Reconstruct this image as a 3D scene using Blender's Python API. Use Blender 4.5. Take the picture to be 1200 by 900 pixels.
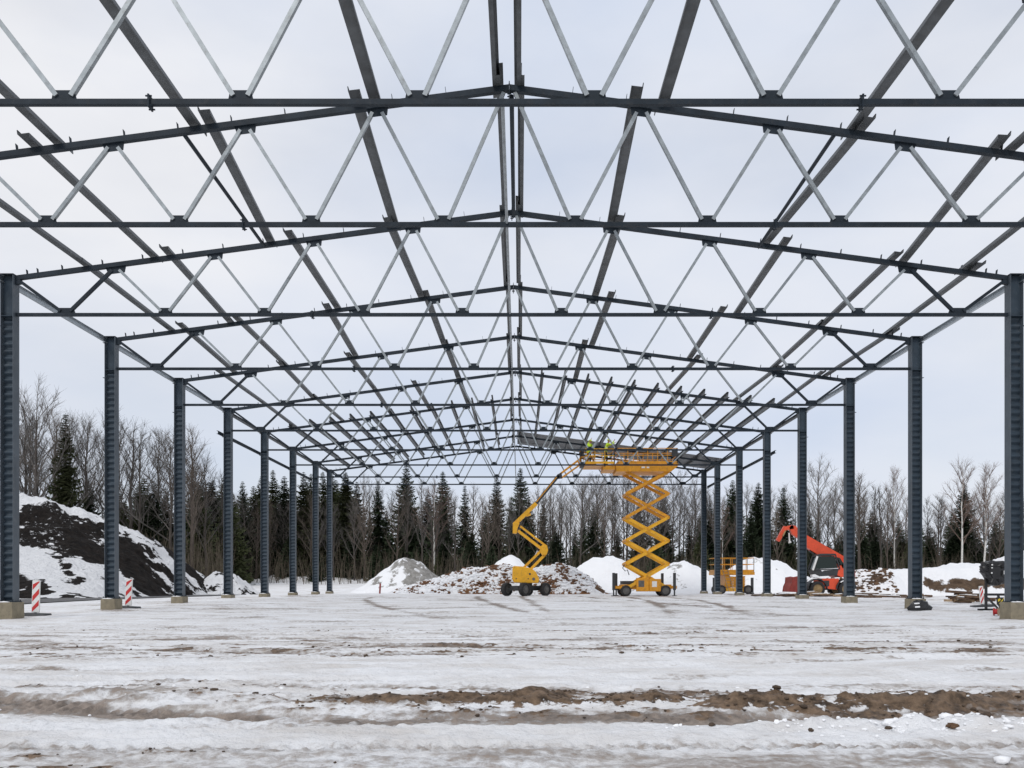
import bpy, bmesh, math, random
import numpy as np
from mathutils import Vector, Matrix

for o in list(bpy.data.objects):
    bpy.data.objects.remove(o, do_unlink=True)
scene = bpy.context.scene
COL = scene.collection
R = math.radians
EYE = 1.05          # camera height over the foreground
CAMX = 0.22
FPX = 990.0         # focal length in photograph pixels

# ------------------------------------------------------------------ camera
cam_d = bpy.data.cameras.new('camera')
cam = bpy.data.objects.new('camera', cam_d)
COL.objects.link(cam)
cam.location = (CAMX, 0, EYE)
cam.rotation_euler = (R(90), 0, 0)
cam_d.sensor_width = 36.0
cam_d.lens = 36.0 * FPX / 1200.0
cam_d.shift_x = -8.9 / 1200.0
cam_d.shift_y = 235.7 / 1200.0
cam_d.clip_start = 0.1
cam_d.clip_end = 3000
scene.camera = cam

# ------------------------------------------------------------------ sky
SUN_EL, SUN_AZ = 46.0, 205.0          # azimuth clockwise from +Y
world = bpy.data.worlds.new('World')
scene.world = world
world.use_nodes = True
nt = world.node_tree
nt.nodes.clear()
w_out = nt.nodes.new('ShaderNodeOutputWorld')
w_bg = nt.nodes.new('ShaderNodeBackground')
w_bg.inputs['Strength'].default_value = 0.1
sky = nt.nodes.new('ShaderNodeTexSky')
sky.sky_type = 'NISHITA'
sky.sun_disc = False
sky.sun_elevation = R(SUN_EL)
sky.sun_rotation = R(SUN_AZ)
sky.air_density = 1.0
sky.dust_density = 1.5
w_tc = nt.nodes.new('ShaderNodeTexCoord')
w_map = nt.nodes.new('ShaderNodeMapping')
w_map.inputs['Scale'].default_value = (-1.0, 1.0, 2.4)
w_map.inputs['Location'].default_value = (4.1, -3.0, 2.0)
w_n = nt.nodes.new('ShaderNodeTexNoise')
w_n.inputs['Scale'].default_value = 1.7
w_n.inputs['Detail'].default_value = 7
w_n.inputs['Roughness'].default_value = 0.5
w_r = nt.nodes.new('ShaderNodeValToRGB')       # cloud cover, nearly closed
w_r.color_ramp.elements[0].position = 0.30
w_r.color_ramp.elements[0].color = (0.70, 0.70, 0.70, 1)
w_r.color_ramp.elements[1].position = 0.62
w_r.color_ramp.elements[1].color = (0.97, 0.97, 0.97, 1)
w_n2 = nt.nodes.new('ShaderNodeTexNoise')
w_n2.inputs['Scale'].default_value = 1.1
w_n2.inputs['Detail'].default_value = 8
w_r2 = nt.nodes.new('ShaderNodeValToRGB')      # cloud brightness
w_r2.color_ramp.elements[0].position = 0.30
w_r2.color_ramp.elements[0].color = (5.7, 6.55, 8.2, 1)
w_r2.color_ramp.elements[1].position = 0.60
w_r2.color_ramp.elements[1].color = (8.55, 8.62, 8.95, 1)
w_mix = nt.nodes.new('ShaderNodeMix')
w_mix.data_type = 'RGBA'
L = nt.links
L.new(w_tc.outputs['Generated'], w_map.inputs['Vector'])
L.new(w_map.outputs['Vector'], w_n.inputs['Vector'])
L.new(w_map.outputs['Vector'], w_n2.inputs['Vector'])
L.new(w_n.outputs['Fac'], w_r.inputs['Fac'])
L.new(w_n2.outputs['Fac'], w_r2.inputs['Fac'])
L.new(w_r.outputs['Color'], w_mix.inputs['Factor'])
L.new(sky.outputs['Color'], w_mix.inputs['A'])
L.new(w_r2.outputs['Color'], w_mix.inputs['B'])
L.new(w_mix.outputs['Result'], w_bg.inputs['Color'])
L.new(w_bg.outputs['Background'], w_out.inputs['Surface'])

# ------------------------------------------------------------------ sun behind the cloud
sun_d = bpy.data.lights.new('sun', 'SUN')
sun_d.energy = 1.25
sun_d.angle = R(22)
sun_d.color = (1.0, 0.97, 0.93)
sun = bpy.data.objects.new('sun', sun_d)
COL.objects.link(sun)
_a, _e = R(SUN_AZ), R(SUN_EL)
_dir = Vector((math.sin(_a) * math.cos(_e), math.cos(_a) * math.cos(_e), math.sin(_e)))
sun.rotation_euler = _dir.to_track_quat('Z', 'Y').to_euler()
sun.location = (0, -20, 40)

scene.view_settings.view_transform = 'Standard'
scene.view_settings.look = 'None'
scene.view_settings.exposure = 0.06
scene.view_settings.gamma = 1.0
scene.view_settings.use_curve_mapping = False
scene.render.resolution_x = 1024
scene.render.resolution_y = 768


# ------------------------------------------------------------------ numpy noise
_rs = np.random.RandomState(11)
_perm = _rs.permutation(256)
_perm = np.concatenate([_perm, _perm, _perm])
_gr = _rs.uniform(0, 2 * np.pi, 256)
_gx, _gy = np.cos(_gr), np.sin(_gr)


def perlin(x, y):
    x = np.asarray(x, float)
    y = np.asarray(y, float)
    xi = np.floor(x).astype(int)
    yi = np.floor(y).astype(int)
    xf, yf = x - xi, y - yi
    xi &= 255
    yi &= 255
    u = xf * xf * xf * (xf * (xf * 6 - 15) + 10)
    v = yf * yf * yf * (yf * (yf * 6 - 15) + 10)

    def g(ix, iy, dx, dy):
        h = _perm[_perm[ix & 255] + (iy & 255)]
        return _gx[h] * dx + _gy[h] * dy
    a = g(xi, yi, xf, yf)
    b = g(xi + 1, yi, xf - 1, yf)
    c = g(xi, yi + 1, xf, yf - 1)
    d = g(xi + 1, yi + 1, xf - 1, yf - 1)
    return ((a * (1 - u) + b * u) * (1 - v) + (c * (1 - u) + d * u) * v) * 1.5


def fbm(x, y, octv=4, rough=0.5, ox=0.0):
    t, a, s = 0, 1.0, 0.0
    for i in range(octv):
        t = t + a * perlin(x * 2 ** i + 17.3 * i + ox, y * 2 ** i - 9.1 * i + ox * 1.7)
        s += a
        a *= rough
    return t / s


def sstep(a, b, x):
    t = np.clip((np.asarray(x, float) - a) / (b - a), 0, 1)
    return t * t * (3 - 2 * t)


def bump(x, c, w):
    return np.exp(-((x - c) / w) ** 2)


# ------------------------------------------------------------------ materials
MATS = {}


def mat(name, col, rough=0.6, metal=0.0, var=0.15, scale=6.0, bump_s=0.0, bump_scale=40.0,
        spec=0.5, dirt=None, dirt_amt=0.0, stretch=None, rnd=0.0):
    m = bpy.data.materials.new(name)
    m.use_nodes = True
    t = m.node_tree
    b = t.nodes['Principled BSDF']
    b.inputs['Roughness'].default_value = rough
    b.inputs['Metallic'].default_value = metal
    b.inputs['Specular IOR Level'].default_value = spec
    tc = t.nodes.new('ShaderNodeTexCoord')
    mp = t.nodes.new('ShaderNodeMapping')
    if stretch:
        mp.inputs['Scale'].default_value = stretch
    t.links.new(tc.outputs['Object'], mp.inputs['Vector'])
    n = t.nodes.new('ShaderNodeTexNoise')
    n.inputs['Scale'].default_value = scale
    n.inputs['Detail'].default_value = 5
    t.links.new(mp.outputs['Vector'], n.inputs['Vector'])
    r = t.nodes.new('ShaderNodeValToRGB')
    r.color_ramp.elements[0].position = 0.3
    r.color_ramp.elements[1].position = 0.7
    c = np.array(col)
    r.color_ramp.elements[0].color = (*np.clip(c * (1 - var), 0, 1), 1)
    r.color_ramp.elements[1].color = (*np.clip(c * (1 + var), 0, 1), 1)
    t.links.new(n.outputs['Fac'], r.inputs['Fac'])
    out = r.outputs['Color']
    if dirt is not None:
        n2 = t.nodes.new('ShaderNodeTexNoise')
        n2.inputs['Scale'].default_value = scale * 2.7
        n2.inputs['Detail'].default_value = 8
        n2.inputs['Roughness'].default_value = 0.7
        t.links.new(mp.outputs['Vector'], n2.inputs['Vector'])
        r2 = t.nodes.new('ShaderNodeValToRGB')
        r2.color_ramp.elements[0].position = 0.52
        r2.color_ramp.elements[0].color = (0, 0, 0, 1)
        r2.color_ramp.elements[1].position = 0.72
        r2.color_ramp.elements[1].color = (dirt_amt,) * 3 + (1,)
        t.links.new(n2.outputs['Fac'], r2.inputs['Fac'])
        mx = t.nodes.new('ShaderNodeMix')
        mx.data_type = 'RGBA'
        t.links.new(r2.outputs['Color'], mx.inputs['Factor'])
        t.links.new(out, mx.inputs['A'])
        mx.inputs['B'].default_value = (*dirt, 1)
        out = mx.outputs['Result']
    if rnd:
        oi = t.nodes.new('ShaderNodeObjectInfo')
        mr = t.nodes.new('ShaderNodeMapRange')
        mr.inputs['To Min'].default_value = 1 - rnd
        mr.inputs['To Max'].default_value = 1 + rnd
        t.links.new(oi.outputs['Random'], mr.inputs['Value'])
        hs = t.nodes.new('ShaderNodeHueSaturation')
        t.links.new(mr.outputs['Result'], hs.inputs['Value'])
        t.links.new(out, hs.inputs['Color'])
        out = hs.outputs['Color']
    t.links.new(out, b.inputs['Base Color'])
    if bump_s > 0:
        n3 = t.nodes.new('ShaderNodeTexNoise')
        n3.inputs['Scale'].default_value = bump_scale
        n3.inputs['Detail'].default_value = 6
        t.links.new(mp.outputs['Vector'], n3.inputs['Vector'])
        bp = t.nodes.new('ShaderNodeBump')
        bp.inputs['Strength'].default_value = bump_s
        bp.inputs['Distance'].default_value = 0.03
        t.links.new(n3.outputs['Fac'], bp.inputs['Height'])
        t.links.new(bp.outputs['Normal'], b.inputs['Normal'])
    MATS[name] = m
    return m


SNOW = (0.87, 0.875, 0.885)
mat('chord_paint', (0.017, 0.025, 0.034), 0.55, 0.0, 0.25, 3.0, spec=0.2, dirt=(0.10, 0.09, 0.08), dirt_amt=0.2)
mat('pale_steel', (0.29, 0.32, 0.335), 0.4, 0.3, 0.22, 5.0, dirt=(0.10, 0.085, 0.07), dirt_amt=0.5)  # paler grey than the chords, for inner diagonals and ties
mat('web_paint_shaded', (0.037, 0.055, 0.074), 0.55, 0.0, 0.22, 2.0, spec=0.3, dirt=(0.13, 0.14, 0.15), dirt_amt=0.35)  # column web: shade between the flanges is put into this darker colour
mat('flange_paint', (0.076, 0.094, 0.112), 0.5, 0.0, 0.14, 2.0, dirt=(0.16, 0.165, 0.17), dirt_amt=0.35)
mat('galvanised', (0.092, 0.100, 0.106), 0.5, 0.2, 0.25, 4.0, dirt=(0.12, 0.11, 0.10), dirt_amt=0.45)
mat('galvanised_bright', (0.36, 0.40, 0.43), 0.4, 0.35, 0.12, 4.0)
mat('sheet_metal', (0.20, 0.21, 0.225), 0.4, 0.3, 0.15, 2.0)
mat('concrete', (0.25, 0.215, 0.150), 0.85, 0, 0.22, 3.5, 0.4, 30, dirt=(0.10, 0.09, 0.07), dirt_amt=0.6)
mat('snow_plain', SNOW, 0.75, 0, 0.04, 5.0, 0.35, 14, spec=0.2)
mat('lift_yellow', (0.78, 0.395, 0.012), 0.42, 0, 0.10, 3.0, dirt=(0.20, 0.12, 0.05), dirt_amt=0.7, bump_s=0.15)
mat('lift_orange', (0.66, 0.285, 0.010), 0.45, 0, 0.12, 3.0, dirt=(0.16, 0.09, 0.04), dirt_amt=0.75, bump_s=0.15)
mat('red_paint', (0.70, 0.075, 0.022), 0.42, 0, 0.12, 3.0, dirt=(0.2, 0.04, 0.03), dirt_amt=0.4)
mat('red_dull', (0.26, 0.035, 0.025), 0.6, 0, 0.25, 5.0)
mat('dark_grey', (0.030, 0.032, 0.035), 0.55, 0, 0.2, 5.0, dirt=(0.12, 0.10, 0.08), dirt_amt=0.3)
mat('rubber', (0.018, 0.018, 0.019), 0.8, 0, 0.25, 9.0, 0.3, 50, dirt=(0.13, 0.11, 0.09), dirt_amt=0.5)
mat('rim_grey', (0.12, 0.115, 0.11), 0.5, 0.3, 0.2, 5.0)
mat('rim_tan', (0.30, 0.20, 0.09), 0.6, 0, 0.2, 5.0)
mat('cylinder_chrome', (0.7, 0.7, 0.7), 0.2, 0.8, 0.05)
mat('white_paint', (0.72, 0.72, 0.70), 0.5, 0, 0.06, 5.0, dirt=(0.35, 0.33, 0.30), dirt_amt=0.4)
mat('red_board', (0.52, 0.025, 0.025), 0.5, 0, 0.12, 5.0)
mat('yellow_board', (0.65, 0.48, 0.02), 0.5, 0, 0.12, 5.0)
mat('hi_vis', (0.55, 0.80, 0.03), 0.7, 0, 0.08, 9.0)
mat('reflective', (0.75, 0.76, 0.72), 0.35, 0, 0.05, 9.0)
mat('trousers', (0.022, 0.024, 0.030), 0.8, 0, 0.2, 9.0)
mat('skin', (0.48, 0.27, 0.19), 0.55, 0, 0.06, 9.0)
mat('helmet', (0.62, 0.70, 0.04), 0.35, 0, 0.05, 9.0)
mat('boots', (0.03, 0.025, 0.02), 0.7, 0, 0.2, 9.0)
mat('timber', (0.10, 0.060, 0.036), 0.85, 0, 0.45, 5.0, 0.4, 30)
mat('timber_pale', (0.34, 0.24, 0.15), 0.85, 0, 0.30, 5.0, 0.4, 30)
mat('black_plastic', (0.010, 0.010, 0.011), 0.35, 0, 0.3, 6.0)
mat('bark', (0.066, 0.055, 0.047), 0.9, 0, 0.3, 2.0, stretch=(1, 1, 0.3))
mat('bark_warm', (0.072, 0.056, 0.045), 0.9, 0, 0.3, 2.0, stretch=(1, 1, 0.3))
mat('twig', (0.100, 0.090, 0.082), 0.9, 0, 0.3, 1.0, rnd=0.35)
mat('twig_warm', (0.105, 0.084, 0.068), 0.9, 0, 0.25, 1.0, rnd=0.35)
mat('birch_bark', (0.62, 0.60, 0.56), 0.8, 0, 0.10, 2.0, dirt=(0.05, 0.045, 0.04), dirt_amt=0.9, stretch=(1, 1, 2.2))
mat('brush_twig', (0.082, 0.066, 0.046), 0.9, 0, 0.35, 0.4)
mat('birch_twig', (0.15, 0.105, 0.085), 0.9, 0, 0.3, 1.0)
mat('spruce', (0.058, 0.080, 0.044), 0.85, 0, 0.55, 0.9, spec=0.2, rnd=0.4)
mat('spruce_olive', (0.088, 0.100, 0.046), 0.85, 0, 0.5, 0.9, spec=0.2, rnd=0.4)
mat('clod_brown', (0.115, 0.066, 0.036), 0.95, 0, 0.5, 3.0, 0.5, 20)
mat('clod_dark', (0.07, 0.048, 0.032), 0.95, 0, 0.45, 6.0, 0.5, 25)
mat('clod_orange', (0.15, 0.075, 0.038), 0.95, 0, 0.4, 3.0, 0.5, 20)


def glass_mat():
    m = bpy.data.materials.new('cab_glass')
    m.use_nodes = True
    b = m.node_tree.nodes['Principled BSDF']
    b.inputs['Base Color'].default_value = (0.012, 0.022, 0.020, 1)
    b.inputs['Roughness'].default_value = 0.06
    b.inputs['Specular IOR Level'].default_value = 0.35
    MATS['cab_glass'] = m


glass_mat()


def cover_mat(name, snow=SNOW, soil=(0.018, 0.014, 0.012), soil2=(0.035, 0.026, 0.020), wet=None,
              wet_col=(0.14, 0.13, 0.125), fine=9.0, bump_s=0.5, bdist=0.05, streak=None, eamp=2.2):
    """Snow lying on soil: the attribute 'soil' says where the snow is gone, 'wet' where it is trodden to slush; the ground adds contact shade to both."""
    m = bpy.data.materials.new(name)
    m.use_nodes = True
    t = m.node_tree
    b = t.nodes['Principled BSDF']
    N = t.nodes.new
    lk = t.links.new
    tc = N('ShaderNodeTexCoord')
    nf = N('ShaderNodeTexNoise')
    nf.inputs['Scale'].default_value = fine
    nf.inputs['Detail'].default_value = 9
    nf.inputs['Roughness'].default_value = 0.65
    lk(tc.outputs['Object'], nf.inputs['Vector'])
    nl = N('ShaderNodeTexNoise')
    nl.inputs['Scale'].default_value = 0.8
    nl.inputs['Detail'].default_value = 6
    lk(tc.outputs['Object'], nl.inputs['Vector'])

    def mixc(f, a, bb):
        x = N('ShaderNodeMix')
        x.data_type = 'RGBA'
        if isinstance(f, float):
            x.inputs['Factor'].default_value = f
        else:
            lk(f, x.inputs['Factor'])
        for s, v in (('A', a), ('B', bb)):
            if isinstance(v, tuple):
                x.inputs[s].default_value = (*v, 1)
            else:
                lk(v, x.inputs[s])
        return x.outputs['Result']

    def edge(attr, soft):
        a = N('ShaderNodeAttribute')
        a.attribute_name = attr
        s = N('ShaderNodeMath')
        s.operation = 'MULTIPLY_ADD'
        lk(nf.outputs['Fac'], s.inputs[0])
        s.inputs[1].default_value = eamp
        s.inputs[2].default_value = -eamp / 2
        ad = N('ShaderNodeMath')
        ad.operation = 'ADD'
        lk(a.outputs['Fac'], ad.inputs[0])
        lk(s.outputs[0], ad.inputs[1])
        mr = N('ShaderNodeMapRange')
        mr.interpolation_type = 'SMOOTHSTEP'
        mr.inputs['From Min'].default_value = 0.5 - soft
        mr.inputs['From Max'].default_value = 0.5 + soft
        lk(ad.outputs[0], mr.inputs['Value'])
        return mr.outputs['Result']
    es = edge('soil', 0.10)
    sn = mixc(nl.outputs['Fac'], tuple(c * 0.93 for c in snow), snow)
    rs_ = N('ShaderNodeMapRange')
    rs_.inputs['From Min'].default_value = 0.36
    rs_.inputs['From Max'].default_value = 0.64
    lk(nf.outputs['Fac'], rs_.inputs['Value'])
    so = mixc(rs_.outputs['Result'], soil, soil2)
    if streak:
        mp = N('ShaderNodeMapping')
        mp.inputs['Scale'].default_value = (0.55, 1.15, 1.0)
        lk(tc.outputs['Object'], mp.inputs['Vector'])
        ns = N('ShaderNodeTexNoise')
        ns.inputs['Scale'].default_value = 1.0
        ns.inputs['Detail'].default_value = 10
        ns.inputs['Roughness'].default_value = 0.68
        lk(mp.outputs['Vector'], ns.inputs['Vector'])
        mr_ = N('ShaderNodeMapRange')
        mr_.inputs['From Min'].default_value = 0.43
        mr_.inputs['From Max'].default_value = 0.68
        mr_.inputs['To Max'].default_value = 0.60
        lk(ns.outputs['Fac'], mr_.inputs['Value'])
        sn = mixc(mr_.outputs['Result'], sn, streak)
    rough = N('ShaderNodeMath')
    rough.operation = 'MULTIPLY_ADD'
    rough.inputs[1].default_value = -0.25
    rough.inputs[2].default_value = 0.80
    if wet:
        ew = edge('wet', 0.42)
        wc = mixc(rs_.outputs['Result'], wet_col, tuple(min(1, c * 2.3) for c in wet_col))
        sn = mixc(ew, sn, wc)
        lk(ew, rough.inputs[0])
    else:
        rough.inputs[0].default_value = 0.0
    colr = mixc(es, sn, so)
    lk(colr, b.inputs['Base Color'])
    lk(rough.outputs[0], b.inputs['Roughness'])
    b.inputs['Specular IOR Level'].default_value = 0.12 if not wet else 0.3
    bp = N('ShaderNodeBump')
    bp.inputs['Strength'].default_value = bump_s
    bp.inputs['Distance'].default_value = bdist
    lk(nf.outputs['Fac'], bp.inputs['Height'])
    lk(bp.outputs['Normal'], b.inputs['Normal'])
    MATS[name] = m


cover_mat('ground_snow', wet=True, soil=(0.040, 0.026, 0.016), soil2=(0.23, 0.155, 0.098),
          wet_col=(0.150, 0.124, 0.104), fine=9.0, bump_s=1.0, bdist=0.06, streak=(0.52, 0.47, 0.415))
cover_mat('mound_black', soil=(0.006, 0.005, 0.0045), soil2=(0.023, 0.018, 0.015), fine=2.6, bump_s=1.0, bdist=0.4, eamp=1.8)
cover_mat('mound_grey', soil=(0.16, 0.15, 0.135), soil2=(0.34, 0.33, 0.31), fine=2.2, bump_s=0.6, bdist=0.2, eamp=1.3)
cover_mat('mound_brown', soil=(0.055, 0.036, 0.024), soil2=(0.13, 0.088, 0.058), fine=2.5, bump_s=0.7, bdist=0.2, eamp=1.3)
cover_mat('mound_orange', soil=(0.10, 0.055, 0.03), soil2=(0.27, 0.13, 0.06), fine=2.5, bump_s=0.7, bdist=0.2, eamp=1.3)


# ------------------------------------------------------------------ mesh builder
class MB:
    def __init__(self):
        self.v, self.f, self.m = [], [], []
        self.cur = 0

    def add(self, vs, fs):
        b = len(self.v)
        self.v += [tuple(p) for p in vs]
        self.f += [tuple(i + b for i in f) for f in fs]
        self.m += [self.cur] * len(fs)
        return self

    def hexa(self, p):          # 8 corners: bottom 4 ccw, top 4 ccw
        return self.add(p, [(3, 2, 1, 0), (4, 5, 6, 7), (0, 1, 5, 4), (1, 2, 6, 5), (2, 3, 7, 6), (3, 0, 4, 7)])

    def box(self, c, s, rz=0.0):
        x, y, z = s[0] / 2, s[1] / 2, s[2] / 2
        ca, sa = math.cos(rz), math.sin(rz)
        p = []
        for dz in (-z, z):
            for dx, dy in ((-x, -y), (x, -y), (x, y), (-x, y)):
                p.append((c[0] + dx * ca - dy * sa, c[1] + dx * sa + dy * ca, c[2] + dz))
        return self.hexa(p)

    def box2(self, a, b):
        return self.box([(a[i] + b[i]) / 2 for i in range(3)], [abs(b[i] - a[i]) for i in range(3)])

    def bar(self, p0, p1, w, h, up=(0, 0, 1)):
        """rectangular bar; w across, h along 'up'"""
        a, b = Vector(p0), Vector(p1)
        d = (b - a).normalized()
        u = Vector(up)
        s = d.cross(u)
        if s.length < 1e-4:
            s = d.cross(Vector((1, 0, 0)))
        s.normalize()
        u = s.cross(d).normalized()
        s *= w / 2
        u *= h / 2
        return self.hexa([a - s - u, a + s - u, b + s - u, b - s - u, a - s + u, a + s + u, b + s + u, b - s + u])

    def tube(self, pts, rad, n=8, caps=True):
        pts = [Vector(p) for p in pts]
        if not hasattr(rad, '__len__'):
            rad = [rad] * len(pts)
        b = len(self.v)
        d = (pts[-1] - pts[0]).normalized()
        ref = Vector((0, 0, 1)) if abs(d.z) < 0.9 else Vector((1, 0, 0))
        k = len(pts)
        for i, p in enumerate(pts):
            t = (pts[min(i + 1, k - 1)] - pts[max(i - 1, 0)]).normalized()
            s = t.cross(ref).normalized()
            u = s.cross(t)
            for j in range(n):
                a = 2 * math.pi * j / n
                q = p + (s * math.cos(a) + u * math.sin(a)) * rad[i]
                self.v.append((q.x, q.y, q.z))
        for i in range(k - 1):
            for j in range(n):
                a0 = b + i * n + j
                a1 = b + i * n + (j + 1) % n
                self.f.append((a0, a1, a1 + n, a0 + n))
                self.m.append(self.cur)
        if caps:
            self.f.append(tuple(b + j for j in reversed(range(n))))
            self.f.append(tuple(b + (k - 1) * n + j for j in range(n)))
            self.m += [self.cur] * 2
        return self

    def prism(self, poly, off):
        """extrude the polygon (3-D points) by the vector off"""
        n = len(poly)
        b = [tuple(p) for p in poly] + [tuple(p[i] + off[i] for i in range(3)) for p in poly]
        fs = [tuple(reversed(range(n))), tuple(range(n, 2 * n))]
        fs += [(i, (i + 1) % n, (i + 1) % n + n, i + n) for i in range(n)]
        return self.add(b, fs)

    def rock(self, c, r, rng, flat=0.75):
        ph = (1 + 5 ** 0.5) / 2
        vs = [(-1, ph, 0), (1, ph, 0), (-1, -ph, 0), (1, -ph, 0), (0, -1, ph), (0, 1, ph), (0, -1, -ph), (0, 1, -ph),
              (ph, 0, -1), (ph, 0, 1), (-ph, 0, -1), (-ph, 0, 1)]
        fs = [(0, 11, 5), (0, 5, 1), (0, 1, 7), (0, 7, 10), (0, 10, 11), (1, 5, 9), (5, 11, 4), (11, 10, 2), (10, 7, 6),
              (7, 1, 8), (3, 9, 4), (3, 4, 2), (3, 2, 6), (3, 6, 8), (3, 8, 9), (4, 9, 5), (2, 4, 11), (6, 2, 10),
              (8, 6, 7), (9, 8, 1)]
        rz = rng.uniform(0, 6.28)
        ca, sa = math.cos(rz), math.sin(rz)
        sx, sy, sz = rng.uniform(.8, 1.5), rng.uniform(.7, 1.1), rng.uniform(.6, 1.0) * flat
        out = []
        for v in vs:
            k = r / 1.9 * rng.uniform(0.72, 1.2)
            x, y, z = v[0] * k * sx, v[1] * k * sy, v[2] * k * sz
            out.append((c[0] + x * ca - y * sa, c[1] + x * sa + y * ca, c[2] + z))
        return self.add(out, fs)

    def mesh(self, name, mats, smooth=False):
        me = bpy.data.meshes.new(name)
        me.from_pydata(self.v, [], self.f)
        if isinstance(mats, str):
            mats = [mats]
        for k in mats:
            me.materials.append(MATS[k])
        if len(mats) > 1:
            me.polygons.foreach_set('material_index', self.m)
        if smooth:
            me.polygons.foreach_set('use_smooth', [True] * len(me.polygons))
        me.update()
        return me

    def build(self, name, mats, parent=None, loc=None, smooth=False):
        o = bpy.data.objects.new(name, self.mesh(name, mats, smooth))
        COL.objects.link(o)
        if parent is not None:
            o.parent = parent
        if loc is not None:
            o.location = loc
        return o


def inst(name, me, parent=None, loc=(0, 0, 0), rot=(0, 0, 0), sc=None):
    o = bpy.data.objects.new(name, me)
    COL.objects.link(o)
    if parent is not None:
        o.parent = parent
    o.location = loc
    o.rotation_euler = rot
    if sc is not None:
        o.scale = (sc,) * 3 if not hasattr(sc, '__len__') else sc
    return o


def tag(o, label=None, cat=None, group=None, kind=None):
    if label:
        o['label'] = label
    if cat:
        o['category'] = cat
    if group:
        o['group'] = group
    if kind:
        o['kind'] = kind
    return o


def empty(name, loc, rz=0.0):
    o = bpy.data.objects.new(name, None)
    o.empty_display_size = 0.3
    COL.objects.link(o)
    o.location = loc
    o.rotation_euler = (0, 0, rz)
    return o


def copy_tree(o, parent=None):
    c = o.copy()
    COL.objects.link(c)
    c.parent = parent
    for ch in CHILDREN(o):
        copy_tree(ch, c)
    return c


_kids = {}


def CHILDREN(o):
    return [k for k in o.children]


def at(px, py, Y):
    """point of the place that is seen at photograph position px, py when it stands Y metres away"""
    return Vector((CAMX + (px - 608.9) * Y / FPX, Y, EYE + (685.7 - py) * Y / FPX))


ORD = ['first', 'second', 'third', 'fourth', 'fifth', 'sixth', 'seventh', 'eighth', 'ninth', 'tenth', 'eleventh',
       'twelfth', 'thirteenth', 'fourteenth', 'fifteenth']


# ================================================================== GROUND
_gy_k = [-40, 20, 24, 30, 36, 42, 62, 75, 100, 125, 200, 1200]
_gz_k = [0.0, 0.0, 0.06, 0.16, 0.26, 0.32, 0.31, 0.36, 1.1, 2.0, 2.6, 3.0]


def gbase(x, y):
    z = np.interp(y, _gy_k, _gz_k)
    return z


FY = [13.45] + [18.0 + 6 * i for i in range(8)] + [64.4]      # the ten frames, front to back
COLX = 14.27


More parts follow.
